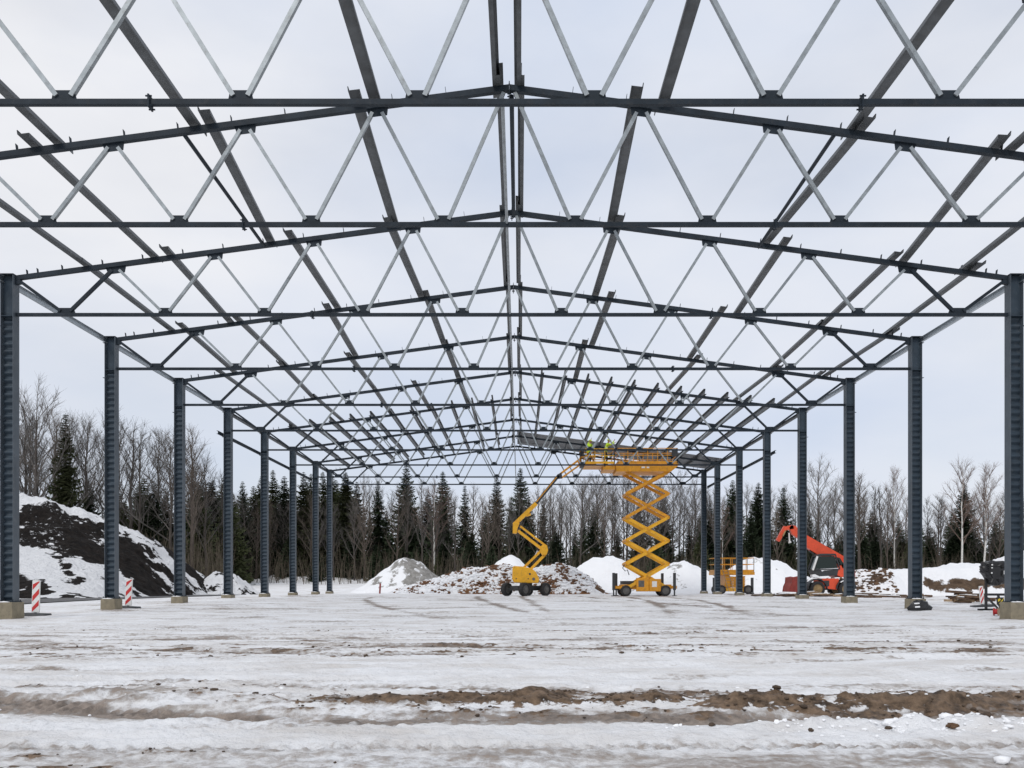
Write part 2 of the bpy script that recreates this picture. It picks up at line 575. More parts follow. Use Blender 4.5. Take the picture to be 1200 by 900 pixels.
def ground_fields(x, y):
    """height, bare-soil and slush fields of the yard, painted contact shade included"""
    x = np.asarray(x, float)
    y = np.asarray(y, float)
    near = 1 - sstep(55, 75, y)
    yard = near * sstep(-20.0, -17.5, x)
    wob = 0.16 * perlin(x * 0.35, y * 0.1 + 3.3)
    n_str = fbm(x * 0.42, y * 1.7, 4, 0.55, 3.0)          # long streaks along the drive-through
    n_mid = fbm(x * 1.5, y * 3.4, 4, 0.55, 8.0)
    n_fin = fbm(x * 6.0, y * 9.0, 4, 0.6, 21.0)
    n_big = fbm(x * 0.12, y * 0.16, 3, 0.5, 40.0)
    z = gbase(x, y)
    z = z + yard * (0.030 * n_mid + 0.030 * n_str + 0.020 * n_fin + 0.05 * n_big * sstep(12, 25, y))
    soil = np.zeros_like(z) - 0.35 + 0.10 * n_mid
    wet = np.zeros_like(z) - 0.05 + 0.38 * n_str + 0.15 * n_mid

    # ---- the muddy track across the foreground
    yc = 6.98 - 0.16 * x * (x < 0) + 0.02 * x + 1.6 * wob + 0.12 * np.sin(x * 0.8 + 1.0)                  # rut centre, bending away on the left
    d = y - yc
    strength = sstep(-4.0, -0.2, x) * 0.72 + 0.33
    wide = bump(d, 0.40, 1.15)
    soil += strength * wide * (0.72 + 1.25 * n_mid + 0.95 * n_fin + 0.7 * n_str)
    wet += 0.95 * bump(d, 0.25, 1.15) * (0.62 + 0.9 * n_str + 0.7 * n_mid) * (0.55 + 0.45 * sstep(-4, 0, x))
    z += wide * (0.022 * n_mid + 0.016 * n_fin)
    rut = bump(d, -0.25, 0.27)
    z -= 0.070 * rut
    soil -= 0.35 * rut
    wet += 0.6 * rut
    z += 0.030 * bump(d, 0.45, 0.3) * (1 + 1.5 * n_mid)
    # thrown-up ridge of mud on the right
    rid = sstep(1.75, 2.25, x) * (1 - sstep(3.9, 4.6, x))
    yr = 7.48 - 0.08 * (x - 2.0) + 0.08 * perlin(x * 2.1, 5.0)
    rb = rid * bump(y, yr, 0.20) * (0.70 + 1.3 * fbm(x * 2.6, y * 3.0, 5, 0.65, 77.0))
    z += 0.078 * rb
    soil += 0.75 * rid * bump(y, yr - 0.05, 0.28) * (1 + 0.8 * n_fin)
    low = sstep(-0.9, -0.3, x) * (1 - sstep(1.6, 2.1, x))
    z += 0.022 * low * bump(y, 7.6, 0.25) * (0.8 + n_mid * 2.4)
    soil += 0.55 * low * bump(y, 7.6, 0.30)
    # second brownish belt on the left, just behind the track
    soil += 0.42 * (1 - sstep(-3.2, -0.6, x)) * bump(y, 8.9, 0.7) * (0.7 + 1.3 * n_mid + 0.9 * n_fin)
    # ---- snow left standing between the tracks
    keep = bump(y, 6.02 + 0.03 * x + 0.16 * n_str + 0.10 * n_mid, 0.33 - 0.10 * sstep(0, 3, x)) * (1 - 0.75 * sstep(0.2, 2.6, x + 1.5 * n_big)) * np.clip(1.0 + 0.9 * n_str, 0, 1)
    soil -= 0.75 * keep
    wet -= 0.75 * keep
    z += 0.045 * keep * (0.8 + 0.6 * n_mid)
    keep2 = bump(y, 10.6 + 0.1 * x, 1.5)
    soil -= 0.55 * keep2
    wet -= 0.42 * keep2
    z += 0.025 * keep2
    # ---- thin tread-marked tyre track in front
    y2 = 5.52 + 0.012 * x + 0.03 * np.sin(x * 0.5)
    t2 = bump(y, y2, 0.11)
    z -= 0.026 * t2 * (1 + 0.8 * np.sin(x * 50 + np.abs(y - y2) * 40))
    wet += 0.55 * t2 * sstep(-6, -4, x)
    y3 = 7.85 - 0.33 * (x + 4.9) + wob * .5
    t3 = bump(y, y3, 0.13) * (1 - sstep(-2.0, 0.5, x))
    z -= 0.03 * t3 * (1 + 0.7 * np.sin(x * 45 - y * 20))
    wet += 0.7 * t3
    # ---- crossing wheel tracks in the snow behind the mud
    for (a_, b_, c_) in ((9.3, 0.13, 0.012), (10.7, 0.15, 0.010), (12.6, -0.16, 0.010), (14.2, -0.15, 0.008), (17.5, 0.22, 0.004), (19.2, 0.22, 0.004),
                         (6.35, 0.10, 0.02), (8.45, -0.12, -0.01)):
        yk = a_ + b_ * x + c_ * x * x + 0.15 * np.sin(x * 0.45 + a_)
        wk = 0.10 + 0.006 * a_
        tk = bump(y, yk, wk) * sstep(-0.35, 0.15, fbm(x * 0.35, y * 0.2, 3, 0.5, a_ * 3))
        wet += 0.62 * tk
        soil += 0.30 * tk * (0.3 + 1.6 * n_mid)
        z -= 0.030 * tk * (1 + 0.25 * np.sign(np.sin(x * 48 + y * 20)))
        z += 0.018 * bump(y, yk + 1.9 * wk, wk * 0.6) * (1 + n_fin)
    # ---- slush at the very front
    fr = 1 - sstep(5.15, 5.5, y)
    wet += 0.55 * fr
    soil += fr * (0.30 + 1.3 * n_mid + 0.8 * n_fin) * (0.6 + 0.6 * (1 - sstep(-2.2, -1.4, x)))
    # snow lumps heap, lower right
    hp = sstep(1.5, 2.7, x) * bump(y, 6.22 + 0.12 * n_mid, 0.27)
    z += 0.085 * hp * np.clip(0.55 + 1.7 * fbm(x * 3.2, y * 4.0, 4, 0.55, 55.0), 0, 2)
    soil += hp * (-0.30 + 1.2 * fbm(x * 2.6, y * 3.6, 3, 0.55, 91.0))
    wet -= 0.45 * hp
    # ---- the belt of scattered dirt, middle distance
    soil += bump(y, 13.6 + 0.05 * x, 2.6) * (0.44 + 1.6 * n_mid + 1.2 * n_fin + 0.9 * n_str)
    wet += bump(y, 14.5, 4.0) * (0.28 + 0.9 * n_str + 0.5 * n_mid)
    soil += bump(y, 19.5 - 0.08 * x, 1.6) * (0.30 + 1.4 * n_mid + 1.0 * n_fin + 0.8 * n_str)
    # ---- worn snow on the floor of the hall
    far = sstep(15, 24, y) * near
    wet += far * (0.12 + 1.0 * fbm(x * 0.22, y * 0.5, 5, 0.6, 60.0) + 0.6 * fbm(x * 0.9, y * 1.1, 4, 0.6, 64.0))
    soil += far * (-0.04 + 0.75 * fbm(x * 0.5, y * 1.1, 4, 0.6, 33.0))
    # curved wheel tracks to the lifts
    for (x0, k) in ((-2.5, 0.0034), (0.35, 0.0010), (7.0, -0.0020), (9.5, -0.0020), (-9.0, 0.0062), (4.2, 0.0048)):
        xc = x0 + k * (58 - y) ** 2
        wgt = sstep(22, 34, y) * (1 - sstep(56, 58, y)) * (0.8 + 0.6 * fbm(x * 0.3, y * 0.12, 3, 0.5, 70.0))
        wet += 0.95 * wgt * bump(x, xc, 0.22)
        z -= 0.015 * wgt * bump(x, xc, 0.22)
    for k in range(7):
        yk = 22 + 4.6 * k
        cy = yk + 0.012 * (x - 3 + 2 * k) ** 2 * (1 if k % 2 else -0.7)
        wet += 0.30 * far * bump(y, cy, 0.35) * sstep(-0.2, 0.3, perlin(x * .2 + k, 1.5 * k))
    # small drifts round the footings, with contact shade painted into soil and wet
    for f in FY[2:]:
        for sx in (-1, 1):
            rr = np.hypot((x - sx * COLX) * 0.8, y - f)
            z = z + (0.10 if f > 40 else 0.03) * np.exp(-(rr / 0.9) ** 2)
            wet = wet + 0.55 * np.exp(-(rr / 0.55) ** 2)  # contact shade at the footing, painted as slush
            soil = soil + 0.55 * np.exp(-(rr / 0.42) ** 2) * (0.6 + 1.2 * n_mid)  # darker core of the same contact shade, painted as bare soil
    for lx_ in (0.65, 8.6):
        wet = wet + 0.5 * bump(y, 57, 1.6) * bump(x, lx_, 2.2) * (0.7 + n_mid)  # contact shade under the lifts and their wheels, painted as slush
    # land outside the yard: clean snow
    out = 1 - yard
    soil = soil * yard + out * (-0.15 + 0.55 * fbm(x * 0.3, y * 0.3, 4, 0.6, 12.0))
    wet = wet * yard
    z = z + out * 0.25 * fbm(x * 0.15, y * 0.15, 4, 0.5, 2.0) * sstep(60, 80, y)
    bank = bump(y, 112, 5.0) * 1.0
    z = z + bank * (0.7 + 0.8 * fbm(x * 0.25, y * 0.25, 3, 0.5, 4.0))
    soil = soil + bump(y, 108, 4) * (0.1 + 0.9 * fbm(x * 0.8, y * 0.5, 3, 0.6, 7.0))
    return z, soil, wet


def axis(parts):
    out = []
    for a, b, s in parts:
        n = max(1, int(round((b - a) / s)))
        out += list(np.linspace(a, b, n, endpoint=False))
    out.append(parts[-1][1])
    return np.array(out)


def heightfield(name, xs, ys, zf, mats, attrs, smooth=True, loc=(0, 0, 0), parent=None):
    XX, YY = np.meshgrid(xs, ys)
    z = zf
    nx, ny = len(xs), len(ys)
    co = np.stack([XX - loc[0], YY - loc[1], z - loc[2]], -1).reshape(-1, 3).astype(np.float32)
    idx = np.arange(nx * ny).reshape(ny, nx)
    q = np.stack([idx[:-1, :-1], idx[:-1, 1:], idx[1:, 1:], idx[1:, :-1]], -1).reshape(-1, 4).astype(np.int32)
    me = bpy.data.meshes.new(name)
    me.vertices.add(len(co))
    me.vertices.foreach_set('co', co.ravel())
    me.loops.add(q.size)
    me.loops.foreach_set('vertex_index', q.ravel())
    me.polygons.add(len(q))
    me.polygons.foreach_set('loop_start', np.arange(0, q.size, 4, dtype=np.int32))
    me.polygons.foreach_set('loop_total', np.full(len(q), 4, dtype=np.int32))
    me.polygons.foreach_set('use_smooth', np.ones(len(q), dtype=bool))
    me.materials.append(MATS[mats])
    for k, v in attrs.items():
        a = me.attributes.new(k, 'FLOAT', 'POINT')
        a.data.foreach_set('value', np.asarray(v, np.float32).ravel())
    me.update()
    me.validate()
    o = bpy.data.objects.new(name, me)
    COL.objects.link(o)
    o.location = loc
    if parent is not None:
        o.parent = parent
    return o


gxs = axis([(-900, -200, 70), (-200, -60, 7), (-60, -24, 1.2), (-24, -9, 0.16), (-9, -4.5, 0.05), (-4.5, 4.8, 0.03),
            (4.8, 9, 0.05), (9, 24, 0.16), (24, 60, 1.2), (60, 200, 7), (200, 900, 70)])
gys = axis([(-60, 0, 6), (0, 4.4, 0.4), (4.4, 9.2, 0.03), (9.2, 13, 0.06), (13, 20, 0.11), (20, 34, 0.22), (34, 66, 0.5),
            (66, 130, 1.2), (130, 300, 10), (300, 1400, 110)])
GX, GY = np.meshgrid(gxs, gys)
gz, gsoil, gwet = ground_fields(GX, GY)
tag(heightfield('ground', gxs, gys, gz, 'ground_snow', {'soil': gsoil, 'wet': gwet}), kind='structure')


def gh(x, y):
    z, _, _ = ground_fields(np.array([float(x)]), np.array([float(y)]))
    return float(z[0])


# asphalt road beside the hall
mat('asphalt', (0.085, 0.083, 0.082), 0.75, 0, 0.25, 2.0, 0.3, 40, dirt=(0.45, 0.45, 0.46), dirt_amt=0.5)
rys = axis([(10, 63, 1.0)])
rxs = np.array([-24.6, -23.0, -21.5, -20.4])
RX, RY = np.meshgrid(rxs, rys)
RX = RX + 0.25 * perlin(RY * 0.35, RX * 0.7)
_rz = ground_fields(RX, RY)[0] + 0.035
MBr = MB()
for j in range(len(rys)):
    for i in range(4):
        MBr.v.append((RX[j, i], RY[j, i], _rz[j, i]))
for j in range(len(rys) - 1):
    for i in range(3):
        a = j * 4 + i
        MBr.f.append((a, a + 1, a + 5, a + 4))
        MBr.m.append(0)
tag(MBr.build('road', 'asphalt'), kind='structure')

# loose clods of frozen mud lying on the yard (nobody could count them)
rng = random.Random(5)
mb = MB()
_cx = np.array([rng.uniform(-11, 11) if k % 3 == 0 else rng.uniform(-5.2, 5.2) for k in range(16000)])
_cy = np.array([rng.uniform(8, 20) if k % 3 == 0 else rng.uniform(4.6, 9.2) for k in range(16000)])
_cs = ground_fields(_cx, _cy)[1]
for x, y, s in zip(_cx, _cy, _cs):
    if s < 0.12 + rng.random() * 0.5 or rng.random() < 0.62:
        continue
    r = abs(rng.gauss(0.0, 0.010)) + 0.004
    if y > 10:
        r *= 1.3
    mb.rock((x, y, 0), r, rng)
_v = np.array(mb.v)
_n = len(_v) // 12
_c = _v.reshape(_n, 12, 3).mean(1)
_zc = ground_fields(_c[:, 0], _c[:, 1])[0]
_v = _v.reshape(_n, 12, 3)
_v[:, :, 2] += _zc[:, None] + 0.004
mb.v = [tuple(p) for p in _v.reshape(-1, 3)]
tag(mb.build('mud_clods', 'clod_dark'), 'small dark clods of frozen mud strewn over the snow', 'clods', kind='stuff')

mb = MB()
for k in range(300):
    x, y = (rng.gauss(3.1, .75), rng.gauss(6.2, .16)) if k < 240 else (rng.uniform(-5, 5), rng.gauss(8.3, .5))
    r = abs(rng.gauss(0, .011)) + .004
    mb.rock((x, y, r * .3), r, rng)
_v = np.array(mb.v).reshape(-1, 12, 3)
_c = _v.mean(1)
_v[:, :, 2] += ground_fields(_c[:, 0], _c[:, 1])[0][:, None]
mb.v = [tuple(q) for q in _v.reshape(-1, 3)]
tag(mb.build('snow_crumbs', 'snow_plain'), 'small white crumbs of broken snow along the track', 'snow', kind='stuff')

# bigger lumps, each a thing
lumps = [(2.30, 7.52, 0.062, 'clod_dark', 'large brown clod at the left end of the mud ridge'),
         (2.50, 7.50, 0.042, 'clod_dark', 'dark clod on the mud ridge, beside its large end clod'),
         (1.62, 6.17, 0.028, 'clod_dark', 'lone dark clod in the track left of the snow lumps'),
         (2.66, 6.20, 0.040, 'clod_dark', 'round brown clod beside the white snow lumps'),
         (2.98, 6.32, 0.055, 'snow_plain', 'left white snow lump of the heap at lower right'),
         (3.20, 6.40, 0.066, 'snow_plain', 'tallest white snow lump of the heap at lower right'),
         (3.42, 6.34, 0.05, 'snow_plain', 'right white snow lump of the heap at lower right'),
         (2.88, 6.10, 0.03, 'clod_dark', 'flat dark clod in front of the white snow lumps'),
         (3.30, 6.00, 0.04, 'clod_brown', 'reddish brown clod at the foot of the snow lumps'),
         (3.62, 6.15, 0.036, 'clod_dark', 'dark clod at the right end of the snow lumps'),
         (2.28, 5.98, 0.024, 'clod_dark', 'dark pebble sized clod on the front snow strip'),
         (3.05, 4.95, 0.05, 'snow_plain', 'white snow lump at the bottom edge of the picture')]
for i, (x, y, r, m, lab) in enumerate(lumps):
    mb = MB()
    rg = random.Random(100 + i)
    for k in range(5):
        a = rg.uniform(0, 6.28)
        q = rg.uniform(0, 0.55) * r * (k > 0)
        mb.rock((q * math.cos(a) * 1.4, q * math.sin(a), r * 0.30 + rg.uniform(-.1, .2) * r), r * (1.0 if k == 0 else 0.6), rg)
    o = mb.build('snow_lump' if m == 'snow_plain' else 'mud_clod', m, loc=(x, y, gh(x, y)), smooth=m == 'snow_plain')
    tag(o, lab, 'snow lump' if m == 'snow_plain' else 'clod', 'lumps thrown up beside the track')

# ================================================================== STEEL HALL
Z_BC = EYE + 7.68            # centre of the bottom chords
Z_RIDGE = EYE + 10.64        # top of the top chords at the ridge
SLOPE = 0.1321
Z_BASE = 0.57                # underside of the column base plates
COL_TOP = EYE + 8.79
XI, XO = 14.08, 14.45        # inner and outer face of the columns


def roof(x):
    return Z_RIDGE - SLOPE * abs(x)


# ---- columns (welded section with a corrugated web)
def make_column():
    """master for the left side: the hall lies towards +x"""
    t = empty('steel_column', (0, 0, 0))
    H = COL_TOP - Z_BASE
    tw = 0.014
    xin, xout = COLX - XI, -(XO - COLX)       # local: inner face +, outer -
    f = MB().box2((xin - tw, -0.15, 0.02), (xin, 0.15, H - 0.012))
    f.build('inner_flange', 'flange_paint', t)
    f = MB().box2((xout, -0.15, 0.02), (xout + tw, 0.15, H - 0.012))
    f.build('outer_flange', 'flange_paint', t)
    # corrugated web
    zt = Z_BC - 0.06 - Z_BASE
    x0, x1 = xout + tw + .001, xin - tw - .001
    wl, n = 0.205, 8
    m = MB()
    k = int(zt / wl * n)
    for i in range(k + 1):
        z = 0.02 + (zt - 0.02) * i / k
        yy = 0.036 * math.sin(2 * math.pi * z / wl)
        m.v += [(x0, yy, z), (x1, yy, z)]
    for i in range(k):
        a = 2 * i
        m.f.append((a, a + 1, a + 3, a + 2))
        m.m.append(0)
    o = m.build('corrugated_web', 'web_paint_shaded', t, smooth=True)
    m = MB().box2((x0, -0.006, zt + 0.002), (x1, 0.006, H - 0.014))
    m.build('web_plate', 'web_paint_shaded', t)
    m = MB().box2((x0, -0.14, zt - 0.012), (x1, 0.14, zt + 0.0))
    m.build('stiffener', 'web_paint_shaded', t)
    m = MB().box2((xout - 0.01, -0.16, H - 0.012), (xin + 0.01, 0.16, H + 0.012))
    m.build('cap_plate', 'chord_paint', t)
    b = MB().box2((xout - 0.05, -0.2, 0.0), (xin + 0.05, 0.2, 0.02))
    for sx in (-1, 1):
        for sy in (-1, 1):
            b.tube([(sx * 0.20, sy * 0.18, 0.02), (sx * 0.20, sy * 0.18, 0.075)], 0.014, 6)
    b.build('base_plate', 'chord_paint', t)
    cm = MB().box2((-0.11, -0.06, -0.005), (0.0, 0.06, 0.005)).mesh('girt_cleat', 'chord_paint')
    for zz in (EYE + 8.60, EYE + 7.36):
        inst('girt_cleat', cm, t, (xout, 0, zz - Z_BASE))
    return t


def make_footing():
    t = empty('concrete_footing', (0, 0, 0))
    m = MB()
    m.hexa([(-.26, -.30, -.75), (.26, -.30, -.75), (.26, .30, -.75), (-.26, .30, -.75),
            (-.25, -.29, -.001), (.25, -.29, -.001), (.25, .29, -.001), (-.25, .29, -.001)])
    b = m.build('block', 'concrete', t)
    bv = b.modifiers.new('bevel', 'BEVEL')
    bv.width = 0.015
    bv.segments = 2
    s = MB()
    rg = random.Random(9)
    n = 9
    ring = []
    for i in range(n):           # thin snow on the ledge in front of the column
        x = -.22 + .36 * i / (n - 1)
        ring.append((x, -.285 + rg.uniform(0, .02), rg.uniform(.012, .035) * math.sin(math.pi * (i + .6) / (n + .2))))
    for i, (x, y, h) in enumerate(ring):
        s.v += [(x, y, 0.0), (x, y + .015, h), (x, -.205, h * 1.2 + .004), (x, -.202, 0.0)]
    for i in range(n - 1):
        a = 4 * i
        for k in range(3):
            s.f.append((a + k, a + 4 + k, a + 5 + k, a + 1 + k))
            s.m.append(0)
    s.build('snow_cap', 'snow_plain', t, smooth=True)
    return t


col0 = make_column()
foot0 = make_footing()
used = False
for sd, side in ((-1, 'left'), (1, 'right')):
    for i, y in enumerate(FY[2:]):
        c = col0 if not used else copy_tree(col0)
        ft = foot0 if not used else copy_tree(foot0)
        used = True
        c.location = (sd * COLX, y, Z_BASE)
        c.rotation_euler = (0, 0, 0 if sd < 0 else math.pi)
        ft.location = (sd * COLX, y, Z_BASE)
        w = {0: 'nearest', 7: 'farthest'}.get(i, ORD[i] + ' nearest')
        tag(c, f'dark blue grey steel column with ribbed web, {w} in the {side} row', 'column', 'steel columns of the hall')
        tag(ft, f'concrete footing under the {w} column of the {side} row', 'footing', 'concrete footings of the columns')

# ---- trusses
PN = 2.812
CLEATS = [1.345 + 1.142 * k for k in range(11)]


def make_truss():
    t = empty('roof_truss', (0, 0, 0))     # origin: middle of the bottom chord
    zr = Z_RIDGE - Z_BC
    TW, TH, BW = 0.12, 0.12, 0.085

    def top(x):
        return zr - SLOPE * abs(x)
    cleat_me = {}
    for sd in (-1, 1):
        a, b = (sd * 0.008, 0, zr - TH / 2), (sd * (XI - 0.02), 0, top(XI) - TH / 2)
        o = MB().bar(a, b, TW, TH).build('top_chord', 'chord_paint', t)
        cm = MB().box2((-0.005, -0.045, 0), (0.005, 0.045, 0.135)).box2((0.0055, -0.045, 0), (0.05, 0.045, 0.008)).mesh('cleat', 'chord_paint')
        for k, x in enumerate(CLEATS + [XI - 0.62, XI - 0.32]):
            if x > XI - 0.2:
                continue
            inst('cleat', cm, o, (sd * x, 0.0, top(x) - 0.001), (0, sd * math.atan(SLOPE), 0))
        # plate where the chord meets the column
        g = MB().prism([(sd * (XI - .002), -.055, top(XI) - .005), (sd * (XI - .13), -.055, top(XI)), (sd * (XI - .16), -.055, top(XI) - .22),
                        (sd * (XI - .002), -.055, top(XI) - .25)], (0, 0.11, 0))
        g.build('end_plate', 'chord_paint', t)
    bc = MB().bar((-XI + .001, 0, 0), (XI - .001, 0, 0), BW, BW).build('bottom_chord', 'chord_paint', t)
    # splices of the bottom chord with bolted plates
    sp = MB().box2((-0.013, -0.085, -0.10), (-0.001, 0.085, 0.10)).box2((0.001, -0.085, -0.10), (0.013, 0.085, 0.10))
    for yy in (-0.062, 0.062):
        for zz in (-0.075, 0.075):
            sp.tube([(-0.05, yy, zz), (0.05, yy, zz)], 0.013, 6)
    sm = sp.mesh('splice_plate', 'chord_paint')
    for x in (-5.66, 5.66):
        inst('splice_plate', sm, bc, (x, 0, 0))
    rg_m = MB().box2((-0.014, -0.075, -0.26), (-0.002, 0.075, 0.012)).box2((0.002, -0.075, -0.26), (0.014, 0.075, 0.012))
    for yy in (-0.05, 0.05):
        rg_m.tube([(-0.045, yy, -0.20), (0.045, yy, -0.20)], 0.013, 6)
    rg_m.tube([(0, 0, 0.012), (0, 0, 0.10)], 0.011, 6)
    inst('ridge_plate', rg_m.mesh('ridge_plate', 'chord_paint'), t, (0, 0, zr))
    bn = [PN * (k - 4.5) for k in range(10)]
    tn = [PN * k for k in range(-4, 5)]
    gb = MB().prism([(-.20, -.011, .0426), (.20, -.011, .0426), (.165, -.011, .195), (-.165, -.011, .195)], (0, .022, 0)).mesh('gusset', 'chord_paint')
    gw = MB().prism([(-.26, -.011, .0426), (.26, -.011, .0426), (.20, -.011, .195), (-.20, -.011, .195)], (0, .022, 0)).mesh('gusset', 'chord_paint')
    for k, x in enumerate(bn):
        inst('gusset', gw if k in (0, 9) else gb, bc, (x, 0, 0))
    gt = MB().prism([(-.19, -.011, -.16), (.19, -.011, -.16), (.23, -.011, .0), (-.23, -.011, .0)], (0, .022, 0)).mesh('gusset', 'chord_paint')
    gtw = MB().prism([(-.23, -.011, -.18), (.23, -.011, -.18), (.29, -.011, .0), (-.29, -.011, .0)], (0, .022, 0)).mesh('gusset', 'chord_paint')
    for x in tn:
        if abs(x) > .1:
            inst('gusset', gtw if abs(x) > 11 else gt, t, (x, 0, top(x) - TH + .002), (0, (1 if x > 0 else -1) * math.atan(SLOPE), 0))

    def diag(p, q, w, m):
        a, b = Vector(p), Vector(q)
        d = b - a
        mb = MB().bar((0, 0, 0), (d.x, 0, d.z), w, w, (0, 1, 0))
        mb.build('diagonal', m, t, loc=a)
    for k, x in enumerate(bn):
        for s in (-1, 1):
            xt = x + s * PN / 2
            a = (x + s * 0.115, 0, 0.105)
            if abs(xt) > 12:
                b = (math.copysign(XI - .14, xt), 0, top(XI) - .17)
                diag((x + s * 0.16, 0, .105), b, 0.085, 'chord_paint')
                continue
            b = (xt - s * (0.10 if abs(xt) > .1 else 0.12), 0, top(xt) - TH - (.085 if abs(xt) > .1 else .03))
            end = abs(x) > 12
            diag(a, b, 0.085 if end else 0.074, 'chord_paint' if end else 'pale_steel')
    return t


truss0 = make_truss()
tnames = ['nearest, its ridge above the picture',
          'second nearest, its ends outside the picture'] + \
         ['over the nearest pair of columns'] + [f'over the {ORD[k]} nearest pair of columns' for k in range(1, 7)] + \
         ['over the farthest pair of columns']
for i, y in enumerate(FY):
    t = truss0 if i == 0 else copy_tree(truss0)
    t.location = (0, y, Z_BC)
    tag(t, f'steel roof truss with zigzag diagonals, {tnames[i]}', 'truss', 'roof trusses of the hall')

BAYS = ['nearest bay'] + [f'{ORD[k]} bay from the front' for k in range(1, 8)] + ['farthest bay']


def zed_mesh(L, name='purlin', m='galvanised', h=0.25, fl=0.088, tk=0.005, flat=False):
    """Z section along y, bottom at z = 0"""
    b = MB()
    b.box2((-tk / 2, 0, tk), (tk / 2, L, h - tk))
    b.box2((-tk / 2, 0, h - tk), (fl, L, h))
    b.box2((-fl, 0, 0), (tk / 2, L, tk))
    b.box2((fl - tk, 0, h - 0.018), (fl, L, h - tk - .0003))
    b.box2((-fl, 0, tk + .0003), (-fl + tk, L, 0.018))
    if flat:         # lying loose on its side, web down
        b.v = [(v[2] - h / 2, v[1], fl - v[0]) for v in b.v]
        b.f = [tuple(reversed(f)) for f in b.f]
    return b.mesh(name, m)


FULL = [0.22] + CLEATS
PUR = [
    ([(-.23,) * 2, (-2.85,) * 2, (-6.71,) * 2, (-9.62,) * 2], [(.2,) * 2, (3.27,) * 2, (7.33,) * 2, (10.7,) * 2]),
    ([(-.22,) * 2, (-3.22, -3.34), (-6.34, -6.9), (-10.1, -10.2), (-12.2, -12.1)],
     [(.2,) * 2, (2.66, 2.84), (7.5, 7.23), (10.3, 11.2), (12.6, 12.9)]),
    ([(-.22,) * 2, (-3.47, -3.26), (-6.25, -6.26), (-9.7, -10.1), (-12.1, -12.2)],
     [(.2,) * 2, (3.03, 2.9), (7.7, 7.95), (10.8, 11.0), (13.1, 13.3)]),
    ([(-.22,) * 2, (-3.1, -3.0), (-6.57, -6.8), (-9.75, -9.8), (-11.7, -12.0)],
     [(.2,) * 2, (3.45, 3.3), (7.37, 7.5), (10.9, 11.0), (13.4, 13.3)]),
    ([(-.22,) * 2, (-2.94, -2.8), (-7.05, -7.0), (-9.9, -10.1), (-12.5, -12.5)],
     [(.2,) * 2, (2.98, 3.0), (7.8, 7.6), (11.2, 11.0), (13.0, 13.1)]),
    ([(-.22,) * 2, (-2.83, -2.7), (-5.0, -4.9), (-7.0, -7.1), (-10.0, -9.9), (-12.5, -12.6)],
     [(x, x) for x in FULL]),
]
rngp = random.Random(3)
for _ in range(3):
    PUR.append(([(-x, -x + rngp.uniform(-.05, .05)) for x in FULL], [(x, x + rngp.uniform(-.05, .05)) for x in FULL]))
pm = {}
for b, (ls, rs_) in enumerate(PUR):
    y0, y1 = FY[b], FY[b + 1]
    for side, lst in (('left', ls), ('right', rs_)):
        for k, (xa, xb) in enumerate(lst):
            ov0 = 0.42 if b > 0 else 0.15
            ov1 = 0.40 if b < 8 else 0.15
            dx = 0.0 if abs(xa) > 1 else (0.035 if b % 2 else -0.035)
            pa = Vector((xa + dx, y0 - ov0, roof(xa) + 0.003 + (0.003 if b % 2 else 0)))
            pb = Vector((xb + dx, y1 + ov1, roof(xb) + 0.003 + (0.003 if b % 2 else 0)))
            d = pb - pa
            Ln = round(d.length, 2)
            lie = k > 0 and len(lst) < 8
            if (Ln, lie) not in pm:
                pm[(Ln, lie)] = zed_mesh(Ln, flat=lie)
            sd = -1 if side == 'left' else 1
            o = inst('purlin', pm[(Ln, lie)], None, pa)
            yaw = math.atan2(-d.x, d.y)
            pit = math.asin(d.z / d.length)
            o.scale = (-sd, 1, 1)
            o.rotation_euler = (Matrix.Rotation(yaw, 4, 'Z') @ Matrix.Rotation(pit, 4, 'X') @ Matrix.Rotation(sd * math.atan(SLOPE), 4, 'Y')).to_euler()
            w = 'purlin beside the ridge' if k == 0 else f'{ORD[k]} purlin down from the ridge'
            tag(o, f'grey steel {w}, {side} roof slope, {BAYS[b]}', 'purlin', 'purlins laid over the trusses')

# ---- ties along the hall
for b in range(9):
    y0, y1 = FY[b] + .06, FY[b + 1] - .06
    o = MB().tube([(0, 0, 0), (0, y1 - y0, 0)], 0.030, 8).build('tie_rod', 'pale_steel', loc=(-0.05, y0, Z_BC + .02))
    tag(o, f'thin steel tie along the middle of the bottom chords, {BAYS[b]}', 'tie rod', 'ties along the bottom chords')
for sd, side in ((-1, 'left'), (1, 'right')):
    o = MB().tube([(0, 0, 0), (sd * .08, FY[2] - FY[1] - .13, 0)], 0.045, 10).build('strut_tube', 'chord_paint', loc=(sd * 6.95, FY[1] + .065, roof(7) - .085))
    tag(o, f'round steel strut under the {side} roof slope between the two trusses behind the nearest', 'strut')
o = MB().tube([(0, 0, 0), (0, FY[2] - FY[1] - .13, 0)], 0.05, 10).build('strut_tube', 'chord_paint', loc=(0.05, FY[1] + .065, Z_RIDGE - .19))
tag(o, 'round steel strut along the ridge between the second and third truss', 'strut')


def chan(L, m, h=0.2, fl=0.07, tk=0.006):
    b = MB()
    b.box2((-tk / 2, 0, 0), (tk / 2, L, h))
    b.box2((tk / 2 + .0005, 0, h - tk), (fl, L, h - .0005))
    b.box2((tk / 2 + .0005, 0, 0.0005), (fl, L, tk))
    return b.mesh('eave_beam', m)


